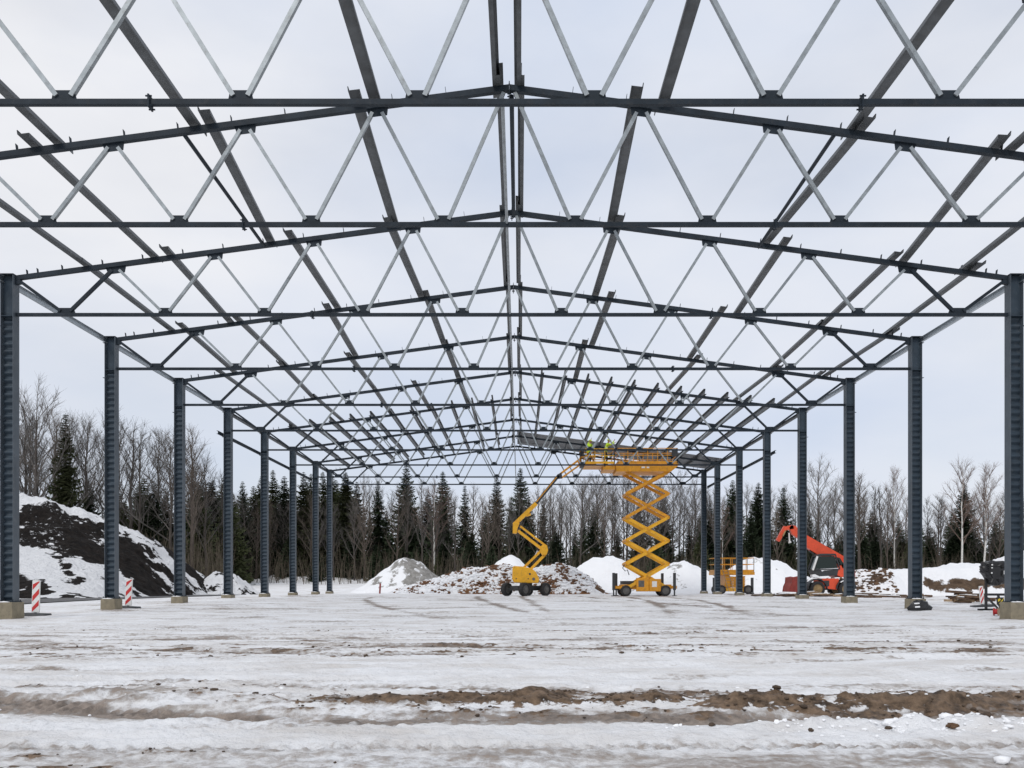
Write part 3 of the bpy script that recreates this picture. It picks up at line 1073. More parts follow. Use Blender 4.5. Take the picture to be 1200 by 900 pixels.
for b in range(1, 9):
    y0, y1 = FY[b], FY[b + 1]
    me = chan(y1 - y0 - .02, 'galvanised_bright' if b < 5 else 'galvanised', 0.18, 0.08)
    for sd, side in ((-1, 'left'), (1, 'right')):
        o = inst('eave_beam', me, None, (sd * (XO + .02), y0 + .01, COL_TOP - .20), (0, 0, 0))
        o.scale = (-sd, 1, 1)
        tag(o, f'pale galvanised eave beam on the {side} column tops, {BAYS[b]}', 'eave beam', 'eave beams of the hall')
for sd, side, bs in ((-1, 'left', (5, 6, 7)), (1, 'right', (6, 7, 8))):
    for b in bs:
        y0 = FY[b] - (0.75 if b == bs[0] else -.01)
        L = FY[b + 1] - y0 - .01
        zz = EYE + 7.40
        o = inst('wall_girt', chan(L, 'chord_paint', 0.15, 0.08), None, (sd * (XO + .06), y0, zz), (0, 0, 0))
        o.scale = (sd, 1, 1)
        tag(o, f'dark wall girt outside the {side} columns, {BAYS[b]}', 'girt', 'wall girts of the hall')

# ---- the first roof sheets, over the right slope of the farthest bay
Ls = math.hypot(XO + .2, (XO + .2) * SLOPE)
sm_ = MB()
prof = []
wv = 1.08
nr = 5
for k in range(nr):
    x0 = wv * k / nr
    p = wv / nr
    prof += [(x0, 0.0), (x0 + p * .50, 0.0), (x0 + p * .60, 0.045), (x0 + p * .90, 0.045)]
prof.append((wv, 0.0))
for (yy, zz) in prof:
    sm_.v += [(0, yy, zz), (Ls, yy, zz)]
for k in range(len(prof) - 1):
    a = 2 * k
    sm_.f.append((a, a + 1, a + 3, a + 2))
    sm_.m.append(0)
sheet_me = sm_.mesh('roof_sheet', 'sheet_metal')
nsh = 5
y_s = FY[8] - 0.35
names_ = ['nearest', 'second nearest', 'middle', 'second farthest', 'farthest']
for k in range(nsh):
    o = inst('roof_sheet', sheet_me, None, (0.05, y_s + k * 1.06, Z_RIDGE + .212 + (k % 2) * .004), (0, math.atan(SLOPE), 0))
    sl = o.modifiers.new('thick', 'SOLIDIFY')
    sl.thickness = 0.002
    tag(o, f'{names_[k]} ribbed grey roof sheet on the right slope of the farthest bay', 'roof sheet', 'roof sheets laid so far')


# ================================================================== EARTH AND SNOW HEAPS
def heap(name, label, cx, cy, rx, ry, hfun, soilfun, m, step=0.25, cat='mound'):
    xs = np.arange(cx - rx, cx + rx + step, step)
    ys = np.arange(cy - ry, cy + ry + step, step)
    X, Y = np.meshgrid(xs, ys)
    g = ground_fields(X, Y)[0]
    h = hfun(X, Y)
    z = g - 0.25 + h
    s = soilfun(X, Y, h)
    o = heightfield(name, xs, ys, z, m, {'soil': s, 'wet': np.zeros_like(s)}, loc=(cx, cy, float(gbase(cx, cy))))
    tag(o, label, cat)
    return o


# ---- the big black earth mound on the left
def big_prof(Y):
    t = np.clip((Y - 45.0) / 15.0, 0, 1)
    up = t * (1.28 - 0.28 * t)
    return np.where(Y < 60, up, 1 - sstep(62, 76, Y))


def big_h(X, Y):
    C = np.interp(X, [-62, -52, -44, -38, -33.5, -30.5, -28.0, -26.2, -24.8, -23.6, -22.6],
                  [4.5, 7.0, 7.7, 7.45, 6.7, 5.75, 4.55, 3.4, 2.05, 0.8, 0.0])
    n = fbm(X * 0.35, Y * 0.35, 5, 0.5, 5.0)
    p = big_prof(Y)
    return C * p * (1 + 0.10 * n) + 0.50 * p * fbm(X * 1.0, Y * 1.0, 5, 0.62, 9.0) + 0.25 * sstep(0.02, 0.2, p) * sstep(-22.4, -24, X)


def big_soil(X, Y, h):
    C = np.interp(X, [-62, -52, -44, -38, -33.5, -30.5, -28.0, -26.2, -24.8, -23.6, -22.6],
                  [4.5, 7.0, 7.7, 7.45, 6.7, 5.75, 4.55, 3.4, 2.05, 0.8, 0.01])
    u = big_prof(Y)
    zz = C * u
    n = fbm(X * 0.55 + zz * 0.2, Y * 0.4, 5, 0.6, 15.0)
    n2 = fbm((X + Y * 0.5) * 1.6, (Y - X * 0.5) * 0.35, 4, 0.6, 25.0)       # runnels down the slope
    # upper black band, apron of slid snow, streaky toe
    cap = np.interp(X, [-45, -34, -30, -24], [0.935, 0.95, 0.975, 0.985])
    nb = fbm(X * 0.9, Y * 0.9, 5, 0.65, 19.0)
    band = sstep(0.50, 0.60, u + 0.16 * n + 0.05 * nb) * (1 - sstep(0.0, 0.03, u - cap + 0.06 * n))
    s = -0.30 + 1.05 * band - 0.8 * band * sstep(0.18, 0.42, n) - 0.35 * band * sstep(0.3, 0.6, nb) + 0.30 * n
    s += 0.75 * sstep(0.22, 0.45, n2) * sstep(0.15, 0.25, u) * (1 - band)
    s += 0.85 * bump(u, 0.24 - 0.055 * (X + 34), 0.05) * sstep(-40, -36, X) * (1 - sstep(-31.5, -30.5, X))
    right = sstep(-29.8, -28.4, X + 1.2 * n)
    s += right * (0.30 + 2.0 * n + 0.9 * nb) * (1 - sstep(0.0, 0.03, u - cap + 0.04 * n))
    toe = 1 - sstep(0.12, 0.30, u + 0.06 * n)
    s += toe * (0.75 + 2.4 * fbm(X * 0.8, Y * 2.4, 4, 0.65, 44.0))
    return s


heap('earth_mound', 'big black earth mound with slid snow beside the left columns', -42, 60, 21, 17, big_h, big_soil, 'mound_black', 0.2)


def cone(cx, cy, rx, ry, H, seed, pw=1.15, amp=0.10):
    def f(X, Y):
        n = fbm(X * 0.45, Y * 0.45, 4, 0.5, seed)
        r = np.hypot((X - cx) / rx, (Y - cy) / ry) * (1 + 0.16 * n)
        t = np.clip(1 - r, 0, 1)
        return (H + 0.25) * (1 - (1 - t) ** pw) * 1.0 * sstep(0, 0.05, t) * (1 + amp * n) * (np.clip(t * 1.25, 0, 1) ** 0.55) \
            + 0.30 * sstep(0, .3, t) * fbm(X * 0.9, Y * 0.9, 5, 0.6, seed + 7) * (1 + 2 * amp)
    return f


def sfun(bias, amp, sc, seed, xb=0.0, cx=0.0, low=0.0, face=0.0):
    def f(X, Y, h):
        n = fbm(X * sc, Y * sc, 5, 0.6, seed)
        return bias + amp * n + xb * (X - cx) + low * (1 - sstep(0.3, 1.0, h)) + face * fbm(X * sc * 2.4, (Y + h) * sc * 0.7, 4, .6, seed + 3)
    return f


heap('gravel_mound', 'grey gravel mound dusted with snow, left of the rubble heap', -10.3, 79, 6.5, 6.5,
     cone(-10.3, 79, 6.2, 6.2, 3.15, 3.0), sfun(0.50, 0.9, 0.5, 5.0, 0.07, -11.0, -0.5, 0.6), 'mound_grey')
heap('snow_mound', 'white snow covered mound behind the boom lift', -0.8, 84, 6.5, 6,
     cone(-0.8, 84, 5.6, 5.6, 3.5, 13.0, 1.1), sfun(-0.35, 0.7, 0.5, 15.0, 0.12, -0.5), 'mound_grey')
heap('snow_mound', 'smooth white snow mound just left of the tall scissor lift', 8.6, 82, 8, 7,
     cone(8.6, 82, 7.2, 6.8, 3.45, 23.0, 1.5), sfun(-0.10, 1.1, 0.45, 25.0, 0.06, 9.0), 'mound_grey')
heap('snow_mound', 'snowy gravel mound just right of the tall scissor lift', 15.0, 77, 7.5, 7,
     cone(15.0, 77, 6.8, 6.5, 2.75, 33.0, 1.4), sfun(0.16, 1.1, 0.4, 35.0, 0.0, 15, 0.0, 0.6), 'mound_grey')
heap('snow_mound', 'white snow mound between the folded lift and the red telehandler', 22.8, 79, 8.5, 7,
     cone(22.8, 79, 8.0, 6.5, 3.3, 43.0, 1.35), sfun(0.14, 1.2, 0.5, 45.0), 'mound_grey')
heap('snow_mound', 'lumpy snow heap at the end of the black earth mound', -22.9, 66, 3.6, 5,
     cone(-22.9, 66, 3.4, 4.5, 1.85, 53.0, 1.2, 0.55), sfun(0.22, 1.7, 0.9, 55.0), 'mound_black', 0.15)


# long bank on the right with a cut face of dark soil
def bank_h(X, Y):
    n = fbm(X * 0.4, Y * 0.4, 5, 0.55, 61.0)
    crest = np.interp(X, [21.5, 23.5, 25.5, 29, 33, 37, 40, 47, 56], [0.0, 1.35, 1.8, 1.8, 2.1, 2.5, 3.5, 3.8, 3.5])
    p = np.where(Y < 64, sstep(58.5, 62.0, Y + 0.8 * n), 1 - sstep(66, 74, Y))
    return crest * p * (1 + 0.22 * n) + 0.25 * sstep(0.02, .2, p) + .1 * p * fbm(X * 1.7, Y * 1.7, 3, .6, 3.)


def bank_s(X, Y, h):
    n = fbm(X * 0.7, Y * 0.7, 5, 0.6, 66.0)
    cut = bump(h, 1.05, 0.50) * (sstep(28.8, 29.6, X) * (1 - sstep(38.5, 40, X)))
    dia = bump((h - 0.3) - 0.36 * (X - 23.2), 0.25, 0.30) * sstep(22.6, 23.2, X) * (1 - sstep(27.0, 27.6, X)) * (Y < 64)
    lump = (1 - sstep(26, 27, X)) * (0.30 + 0.9 * fbm(X * 1.8, (Y + h) * 1.4, 3, 0.6, 71.0)) * sstep(0.9, 1.2, h)
    return -0.10 + 0.75 * n + 1.05 * cut + 1.2 * dia + lump


heap('snow_bank', 'long snow bank with a cut face of dark soil behind the right columns', 39, 66.5, 18, 10, bank_h, bank_s, 'mound_brown', 0.2)


# ---- heap of frozen clods in front of the wood
def rub_h(X, Y):
    n = fbm(X * 0.5, Y * 0.5, 4, 0.55, 81.0)
    crest = np.interp(X, [-11.0, -9.0, -6.5, -4.5, -1.0, 1.2, 3.4, 5.0, 6.6, 7.6], [0, 0.6, 1.3, 2.05, 2.2, 1.95, 2.5, 2.0, 0.9, 0])
    p = np.where(Y < 71.5, sstep(67.6, 71.5, Y), 1 - sstep(72, 76, Y))
    return crest * p * (1 + 0.2 * n) + 0.25 * sstep(0.02, .2, p)


def rub_s(X, Y, h):
    base = bump(X, -2.6, 1.4) * (1 - sstep(1.0, 1.5, h)) + bump(X, 3.6, 3.0) * (1 - sstep(0.35, 0.55, h))
    return 0.16 + 1.6 * fbm(X * .7, (Y + h) * .7, 4, 0.6, 83.0) + 0.8 * base


rub = heap('rubble_heap', 'broad heap of frozen brown clods and snow behind the boom lift', -1.5, 71.5, 10.5, 5.5, rub_h, rub_s, 'mound_orange', 0.12)
rg = random.Random(77)
mbs, mbd = MB(), MB()
cl = [(rg.uniform(-10.2, 7.0), rg.uniform(67.8, 72.6)) for _ in range(4200)]
ca = np.array(cl)
ch = rub_h(ca[:, 0], ca[:, 1])
cz = ground_fields(ca[:, 0], ca[:, 1])[0] - .25 + ch
rx0, ry0, rz0 = rub.location
cnz = fbm(ca[:, 0] * .55, (ca[:, 1] + ch) * .55, 3, .5, 123.)
for (x, y), z, h, nz_ in zip(cl, cz, ch, cnz):
    if h < 0.32:
        continue
    b = mbd if rg.random() < 0.30 + 1.3 * nz_ else mbs
    b.rock((x - rx0, y - ry0, z - rz0 + .02), rg.choice((.05, .06, .075, .09, .12, .19)) * rg.uniform(.8, 1.2), rg)
tag(mbs.build('snow_covered_clods', 'snow_plain', rub, smooth=False), kind='stuff')
tag(mbd.build('brown_clods', 'clod_orange', rub), kind='stuff')

# lumps at the foot of the mounds, right of the hall
rg = random.Random(78)
mbs, mbd = MB(), MB()
bxy = np.array([(rg.uniform(22.5, 27), rg.uniform(59.2, 63)) for _ in range(330)])
bzz = ground_fields(bxy[:, 0], bxy[:, 1])[0] - .25 + bank_h(bxy[:, 0], bxy[:, 1])
for (x, y), z in zip(bxy, bzz):
    (mbd if rg.random() < .45 else mbs).rock((x, y, z), rg.uniform(.06, .2), rg)
b_o = bpy.data.objects['snow_bank']
for m_, nm, mt in ((mbs, 'snow_covered_clods', 'snow_plain'), (mbd, 'brown_clods', 'clod_brown')):
    m_.v = [(p[0] - b_o.location.x, p[1] - b_o.location.y, p[2] - b_o.location.z) for p in m_.v]
    tag(m_.build(nm, mt, b_o), kind='stuff')


# ================================================================== MACHINES
def wheel(parent, c, r, w, axis_dir, name='wheel', rim='rim_grey', tread=14):
    """wheel > tyre, rim; axis_dir horizontal unit vector"""
    t = empty(name, c)
    t.parent = parent
    a = Vector(axis_dir).normalized()
    u = Vector((0, 0, 1))
    s = a.cross(u)
    n = 28
    prof = [(-w / 2, r * .62), (-w / 2, r * .86), (-w * .40, r * .97), (-w * .2, r), (w * .2, r), (w * .40, r * .97), (w / 2, r * .86), (w / 2, r * .62)]
    mb = MB()
    for j in range(n):
        th = 2 * math.pi * j / n
        dr = s * math.cos(th) + u * math.sin(th)
        for k, (ax, rr) in enumerate(prof):
            q = a * ax + dr * (rr * (0.965 if (j % 2 and 2 <= k <= 5) else 1.0))
            mb.v.append(tuple(q))
    k = len(prof)
    for j in range(n):
        for i in range(k - 1):
            p, q = j * k + i, ((j + 1) % n) * k + i
            mb.f.append((p, p + 1, q + 1, q))
            mb.m.append(0)
    mb.build('tyre', 'rubber', t)
    m2 = MB()
    m2.tube([a * (-w * .36), a * (w * .36)], r * .63, 20)
    m2.tube([a * (-w * .46), a * (w * .46)], r * .25, 10)
    for j in range(6):
        th = 2 * math.pi * j / 6
        dr = (s * math.cos(th) + u * math.sin(th)) * (r * .42)
        m2.tube([dr + a * (-w * .40), dr + a * (w * .40)], r * .045, 6)
    m2.build('rim', rim, t)
    return t


def pins(mb, pts, ax, r=0.06, n=10):
    for p in pts:
        p = Vector(p)
        mb.tube([p - Vector(ax), p + Vector(ax)], r, n)


# ---------------- tall scissor lift, raised under the roof
YL = 57.0
SC = FPX / YL


def rel(px, py, org, Y=YL, dy=0.0):
    p = at(px, py, Y)
    return Vector((p.x - org[0], dy, p.z - org[2]))


g0 = 0.31
so = Vector((at(754, 690, YL).x, YL, g0))
sl = empty('scissor_lift', so)
tag(sl, 'tall orange scissor lift raised to the roof inside the hall', 'scissor lift')
W = 0.95                     # half width of the scissor stack (depth)
# chassis
cb = MB()
cb.box2((-1.55, -0.80, 0.45), (1.75, 0.80, 0.78))
cb.box2((-2.0, -0.55, 0.50), (2.15, 0.55, 0.70))
cb.build('chassis', 'lift_orange', sl)
cb = MB()
cb.box2((-0.62, -1.05, 0.32), (0.22, -0.82, 1.22))
cb.box2((0.24, -1.05, 0.32), (1.02, -0.82, 1.15))
o = cb.build('engine_box', 'lift_orange', sl)
bv = o.modifiers.new('b', 'BEVEL')
bv.width = .03
pn = MB().box2((-0.48, -1.062, 0.62), (-0.10, -1.052, 1.05)).build('control_panel', 'rim_grey', o)
MB().box2((0.42, -1.062, 0.62), (0.74, -1.052, 1.00)).build('decal_panel', 'white_paint', o)
MB().box2((-1.5, -.5, .785), (-.7, .6, 1.02)).build('battery_box', 'dark_grey', sl)
for wx in (731.5, 777):
    for sy in (-1, 1):
        wheel(sl, (rel(wx, 0, so).x, sy * 0.92, 0.37), 0.37, 0.30, (0, 1, 0))
# stabiliser legs
for px in (717.2, 724.0, 779.0, 787.3):
    x = rel(px, 0, so).x
    for sy in ((-1.0,) if px in (717.2, 787.3) else (1.0,)):
        lg = MB().box((x, sy * 0.98, 0.98), (0.17, 0.17, 1.15)).build('stabiliser', 'dark_grey', sl)
        MB().tube([(x, sy * 0.98, 0.06), (x, sy * .98, .41)], 0.05, 10).tube([(x, sy * .98, 0.0), (x, sy * .98, .055)], 0.16, 14).build('foot', 'dark_grey', lg)
MB().box2((rel(717.2, 0, so).x, -.94, .52), (-1.551, -.66, .66)).box2((1.751, -.94, .52), (rel(787.3, 0, so).x, -.66, .66)).build('outrigger_beam', 'lift_orange', sl)
# scissor arms
LX, RX_ = rel(732, 0, so).x, rel(781, 0, so).x
zs = [rel(0, y, so).z for y in (689.5, 661.3, 634.3, 607.3, 580.0, 554.5)]
for k in range(5):
    za, zb = zs[k], zs[k + 1]
    for sy in (-1, 1):
        for (xa, xb, dy) in ((LX, RX_, 0.055), (RX_, LX, -0.055)):
            y = sy * (W - 0.10 + dy * (1 if sy > 0 else -1) * sy)
            MB().bar((xa, y, za), (xb, y, zb), 0.085, 0.20, (0, 0, 1)).build('scissor_arm', 'lift_yellow' if k < 3 else 'lift_orange', sl)
    for pt in ((LX, 0, zb), (RX_, 0, zb), ((LX + RX_) / 2, 0, (za + zb) / 2)):
        pm_ = MB()
        pins(pm_, [pt], (0, W + .02, 0), 0.07)
        pm_.build('pivot_shaft', 'lift_orange', sl)
for (a, b, m) in (((rel(741, 666, so)), rel(762, 640, so), 'cylinder_chrome'), (rel(742, 610, so), rel(760, 585, so), 'dark_grey')):
    mid = a.lerp(b, .55)
    cy_ = MB().tube([a, mid], 0.085, 12).build('lift_cylinder', 'dark_grey', sl)
    MB().tube([mid, b], 0.05, 12).build('piston_rod', 'cylinder_chrome', cy_)
hp_ = [rel(729.5, 662, so), rel(727.5, 666, so), rel(730.5, 669.5, so), rel(733, 668, so), rel(735, 674, so)]
MB().tube([p + Vector((0, -W - .05, 0)) for p in hp_], 0.03, 6).build('hose_loop', 'dark_grey', sl)
# platform
pz = rel(0, 546.0, so).z
px0, px1, pxe = rel(722, 0, so).x, rel(791, 0, so).x, rel(684, 0, so).x
d = MB()
d.prism([(px0 - .15, -1.1, pz), (px1, -1.1, pz), (px1 - .02, -1.1, pz - .18), (px1 - .45, -1.1, pz - .52), (px0 - .1, -1.1, pz - .52)], (0, 2.2, 0))
d.build('platform', 'lift_orange', sl)
MB().box2((px0 - .95, -.95, pz - .38), (px0 - .16, .95, pz - .02)).box2((pxe, -.95, pz - .12), (px0 - .96, .95, pz - .02)).build('deck_extension', 'lift_orange', sl)
dec = MB().box2((rel(749, 0, so).x, -1.112, pz - .30), (rel(753, 0, so).x, -1.102, pz - .20))
dec.box2((rel(755, 0, so).x, -1.112, pz - .30), (rel(758, 0, so).x, -1.102, pz - .20)).build('decal_panel', 'white_paint', sl)


def railing(parent, x0, x1, y0, y1, z, hgt, m='lift_orange', n=5):
    r = MB()
    for (xa, ya, xb, yb) in ((x0, y0, x1, y0), (x0, y1, x1, y1), (x0, y0, x0, y1), (x1, y0, x1, y1)):
        for hz in (hgt, hgt * .55):
            r.bar((xa, ya, z + hz), (xb, yb, z + hz), .045, .045)
        r.bar((xa, ya, z + .09), (xb, yb, z + .09), .02, .16)
        q = n if xa != xb else 2
        for k in range(q):
            f = k / (q - 1)
            r.bar((xa + (xb - xa) * f, ya + (yb - ya) * f, z), (xa + (xb - xa) * f, ya + (yb - ya) * f, z + hgt), .04, .04)
    return r.build('guard_rail', m, parent)


railing(sl, px0, px1 - .03, -1.05, 1.05, pz, 1.02, n=7)
railing(sl, pxe + .03, px0 - .2, -.9, .9, pz, 1.0, 'lift_yellow', n=4)
MB().box2((px1 - .42, -1.25, pz + .45), (px1 - .05, -1.09, pz + .95)).build('control_box', 'dark_grey', sl)

# ---------------- boom lift
bo = Vector((at(616.5, 690, YL).x, YL, g0))
bl = empty('boom_lift', bo)
tag(bl, 'yellow articulated boom lift with folded knuckle arms inside the hall', 'boom lift')
th = R(46)
u = Vector((math.cos(th), math.sin(th), 0))
v = Vector((math.sin(th), -math.cos(th), 0))
for a in (-1.02, 1.02):
    for b in (-.82, .82):
        wheel(bl, u * a + v * b + Vector((0, 0, .46)), .46, .34, v)
c = MB()
c.box((0, 0, .56), (2.3, .72, .28), th)
for a in (-1.02, 1.02):
    c.bar(u * a - v * .78 + Vector((0, 0, .46)), u * a + v * .78 + Vector((0, 0, .46)), .18, .18)
c.build('chassis', 'dark_grey', bl)
MB().tube([(0, 0, .70), (0, 0, .88)], .42, 24).build('turntable', 'dark_grey', bl)
T = lambda px, py, dy=0.0: rel(px, py, bo) + Vector((0, dy, 0))
poly = [(600.6, 665.0), (600.3, 679), (602.5, 683.0), (630.5, 683.4), (632.0, 679.0), (628.0, 670.5), (622.5, 666.0), (612, 664.0), (602, 663.4)]
bod = MB().prism([T(x, y, -.62) for x, y in poly], (0, 1.24, 0))
o = bod.build('turret_cover', 'lift_yellow', bl)
bv = o.modifiers.new('b', 'BEVEL')
bv.width = .06
bv.segments = 2
for (x, y, r) in ((620.8, 672.8, .075), (605.0, 678.2, .04), (619, 678.3, .04)):
    MB().tube([T(x, y, -.64), T(x, y, -.60)], r, 12).build('port', 'dark_grey', o)
MB().tube([T(625.2, 678.6, -.645), T(625.2, 678.6, -.60)], .10, 14).build('decal_disc', 'rim_grey', o)
arm = lambda p, q, w, h, m='lift_yellow', n='boom_arm', dy=0: MB().bar(T(*p, dy), T(*q, dy), w, h, (0, 1, 0)).build(n, m, bl)
# lower pair
arm((613.5, 665.5), (636.0, 643.5), .16, .22, n='lower_arm')
arm((622.5, 666.5), (638.5, 650.0), .18, .26, n='lower_arm')
kn = MB().prism([T(x, y, -.24) for x, y in ((633.5, 640.5), (632.6, 645.5), (635.2, 650.6), (640.4, 650.0), (642.2, 645.2), (641.0, 639.2), (637.0, 637.4))], (0, .48, 0))
kn.build('knuckle', 'lift_yellow', bl)
# upper pair
arm((637.0, 645.0), (607.0, 622.0), .19, .26, n='upper_arm')
arm((639.5, 639.6), (609.5, 616.6), .13, .22, n='upper_arm')
cy_ = MB().tube([T(626.5, 652.5), T(630.0, 645.5)], .05, 10).build('lift_cylinder', 'cylinder_chrome', bl)
MB().prism([T(x, y, -.22) for x, y in ((601.0, 613.0), (600.8, 625.2), (605.4, 625.4), (606.6, 619.0), (609.0, 613.2), (604.5, 611.2))], (0, .44, 0)).build('elbow_bracket', 'lift_yellow', bl)
arm((602.8, 614.6), (628.4, 590.0), .27, .30, n='main_boom')
arm((616.5, 604.4), (622.0, 602.6), .15, .2, n='cylinder_lug')
arm((627.4, 591.0), (654.5, 557.5), .21, .24, 'dark_grey', n='inner_boom')
arm((628.5, 588.4), (652.0, 559.6), .06, .26, 'lift_orange', n='hose_carrier')
MB().prism([T(x, y, -.12) for x, y in ((653.0, 556.2), (653.0, 561.4), (659.0, 560.4), (658.0, 554.0))], (0, .24, 0)).build('jib_joint', 'dark_grey', bl)
arm((655.5, 556.2), (681.5, 536.6), .12, .20, 'lift_orange', n='jib_arm')
arm((657.5, 560.4), (683.0, 542.4), .10, .20, 'lift_orange', n='jib_arm')
# basket
bk0, bk1 = T(679.5, 546.2), T(697.0, 546.2)
bz = bk0.z
MB().box2((bk0.x, -.45, bz - .10), (bk1.x, .45, bz)).build('basket_floor', 'dark_grey', bl)
railing(bl, bk0.x + .03, bk1.x - .03, -.42, .42, bz, 1.0, 'lift_orange', n=3)
MB().box2((bk0.x + .02, -.3, bz + .55), (bk0.x + .26, .3, bz + .98)).build('control_box', 'dark_grey', bl)
MB().tube([T(678.0, 540.5), T(680.0, 545.0)], .09, 10).tube([T(680.0, 537.0), T(681, 546.5)], .08, 10).build('basket_mount', 'lift_orange', bl)

# ---------------- folded scissor lift outside
Y3 = 66.0
fo = Vector((at(857, 690, Y3).x, Y3, float(gbase(0, Y3)) + .02))
fl = empty('scissor_lift', fo)
tag(fl, 'folded orange scissor lift parked behind the right columns', 'scissor lift')
q = lambda px, py, dy=0.0: rel(px, py, fo, Y3, dy)
xw0, xw1 = q(831, 0).x, q(881, 0).x
zd = q(0, 670.5).z
MB().box2((xw0 + .2, -1.0, zd - .22), (xw1 - .05, 1.0, zd)).build('platform', 'lift_orange', fl)
railing(fl, xw0 + .25, xw1 - .1, -.95, .95, zd + .003, 1.08, 'lift_orange', n=6)
for k in range(7):
    z0 = q(0, 688.5).z + k * .125
    for sy in (-.8, .8):
        MB().bar((q(848, 0).x, sy, z0), (q(870, 0).x, sy, z0 + .10), .09, .085).build('scissor_arm', 'lift_orange', fl)
        MB().bar((q(848, 0).x, sy * .8, z0 + .10), (q(870, 0).x, sy * .8, z0), .09, .085).build('scissor_arm', 'lift_orange', fl)
MB().box2((q(846.5, 0).x, -.9, q(0, 688).z), (q(852, 0).x, .9, zd - .225)).build('end_frame', 'lift_orange', fl)
MB().box2((q(843, 0).x, -.85, q(0, 693).z), (q(876, 0).x, .85, q(0, 689).z)).build('chassis', 'lift_yellow', fl)
for x in (q(842, 0).x, q(873, 0).x):
    for sy in (-.9, .9):
        wheel(fl, (x, sy, .36), .36, .28, (0, 1, 0))
for x in (833.5, 877.5):
    lg = MB().box((q(x, 0).x, -.95, .70), (.18, .18, 1.15)).build('stabiliser', 'dark_grey', fl)
    MB().tube([(q(x, 0).x, -.95, .0), (q(x, 0).x, -.95, .12)], .16, 12).build('foot', 'dark_grey', lg)
MB().box2((q(833.5, 0).x + .09, -.95, .45), (q(843, 0).x, -.8, .6)).box2((q(876, 0).x, -.95, .45), (q(877.5, 0).x - .09, -.8, .6)).build('outrigger_beam', 'lift_orange', fl)
lad = MB()
for dx in (-.2, .2):
    lad.bar(q(846, 668) + Vector((dx, -1.05, 0)), q(852, 693) + Vector((dx, -1.35, 0)), .04, .04)
for k in range(7):
    p = q(846, 668).lerp(q(852, 693), (k + .5) / 7) + Vector((0, -1.05 - .3 * (k + .5) / 7, 0))
    lad.bar(p + Vector((-.2, 0, 0)), p + Vector((.2, 0, 0)), .03, .03)
lad.build('ladder', 'timber_pale', fl)

# ---------------- red telehandler
YT = 56.0
to = Vector((at(966, 690, YT).x, YT, gh(20.4, YT) + .0))
tl = empty('telehandler', to)
tag(tl, 'red telehandler with raised boom and dark glazed cab behind the right columns', 'telehandler')
t_ = lambda px, py, dy=0.0: rel(px, py, to, YT, dy)
zw = .50
for px in (951.5, 984.5):
    for sy in (-.95, .95):
        wheel(tl, (t_(px, 0).x, sy, zw), .50, .42, (0, 1, 0), rim='rim_tan')
MB().box2((t_(943, 0).x, -.55, .42), (t_(996, 0).x, .55, .92)).build('chassis', 'dark_grey', tl)
MB().prism([t_(x, y, -.95) for x, y in ((957.5, 678), (958.5, 689), (974.5, 691), (977, 678))], (0, 1.7, 0)).build('lower_body', 'red_paint', tl)
MB().box2((t_(960, 0).x, -.965, t_(0, 687).z), (t_(965.5, 0).x, -.955, t_(0, 680.5).z)).build('step', 'dark_grey', tl)
for px in (951.5, 984.5):
    fx = t_(px, 0).x
    ring = [(fx + .66 * math.cos(a), -1.1, zw + .66 * math.sin(a)) for a in [math.pi * k / 10 for k in range(11)]]
    ring2 = [(fx + .60 * math.cos(a), -1.1, zw + .60 * math.sin(a)) for a in [math.pi * k / 10 for k in reversed(range(11))]]
    MB().prism(ring + ring2, (0, .55, 0)).build('mudguard', 'dark_grey', tl)
MB().prism([t_(x, y, -.9) for x, y in ((974.0, 673.5), (974, 667), (990, 655), (995, 655), (996, 676), (980, 676.5))], (0, 1.8, 0)).build('rear_body', 'red_paint', tl)
# cab: frame of posts, glass panes, sill
cabp = [(946.5, 669.5), (952.2, 652.2), (956, 650.2), (972.5, 650.2), (977.5, 666), (976.5, 670), (950, 671)]
ya, yb = -.92, .02
MB().prism([t_(x, y, ya + .03) for x, y in ((948.3, 667), (953.4, 652.6), (972, 652.0), (976.2, 666.4))], (0, yb - ya - .06, 0)).build('cab_window', 'cab_glass', tl)
fr = MB()
seg = [((947.2, 668.5), (952.6, 652.0)), ((952.6, 652.0), (957, 650.4)), ((957, 650.4), (972.8, 650.4)), ((972.8, 650.4), (977.8, 666.5)), ((946.8, 668.0), (977.8, 667.2))]
for y in (ya, yb):
    for p, s in seg:
        fr.bar(t_(*p, y), t_(*s, y), .07, .07)
for p in ((952.6, 652.0), (972.8, 650.4), (947.2, 668.5)):
    fr.bar(t_(*p, ya), t_(*p, yb), .07, .07)
fr.build('cab_frame', 'dark_grey', tl)
MB().bar(t_(946.6, 668.5, ya - .04), t_(952.0, 652.4, ya - .04), .05, .12).build('windscreen_post', 'white_paint', tl)
MB().prism([t_(x, y, ya - .02) for x, y in ((952, 652.0), (956, 649.4), (973, 649.4), (974, 651.4))], (0, yb - ya + .04, 0)).build('cab_roof', 'dark_grey', tl)
MB().prism([t_(x, y, ya) for x, y in ((947, 668.8), (976.4, 667.6), (975, 674.5), (957, 675.5), (949, 673))], (0, yb - ya, 0)).build('cab_base', 'dark_grey', tl)
MB().prism([t_(x, y, ya - .025) for x, y in ((955, 667.0), (976, 666.0), (976, 667.6), (960, 668.8), (957.5, 670))], (0, .1, 0)).build('snow_on_sill', 'snow_plain', tl)
MB().prism([t_(x, y, -1.0) for x, y in ((945.8, 673.6), (949, 673.2), (956, 676.5), (955, 678), (946, 676.3))], (0, .4, 0)).build('snow_on_fender', 'snow_plain', tl)
MB().prism([t_(x, y, ya + .02) for x, y in ((975.0, 653.5), (978.4, 654.5), (985.0, 664.5), (981.5, 666.5))], (0, .6, 0)).build('rear_window', 'cab_glass', tl)
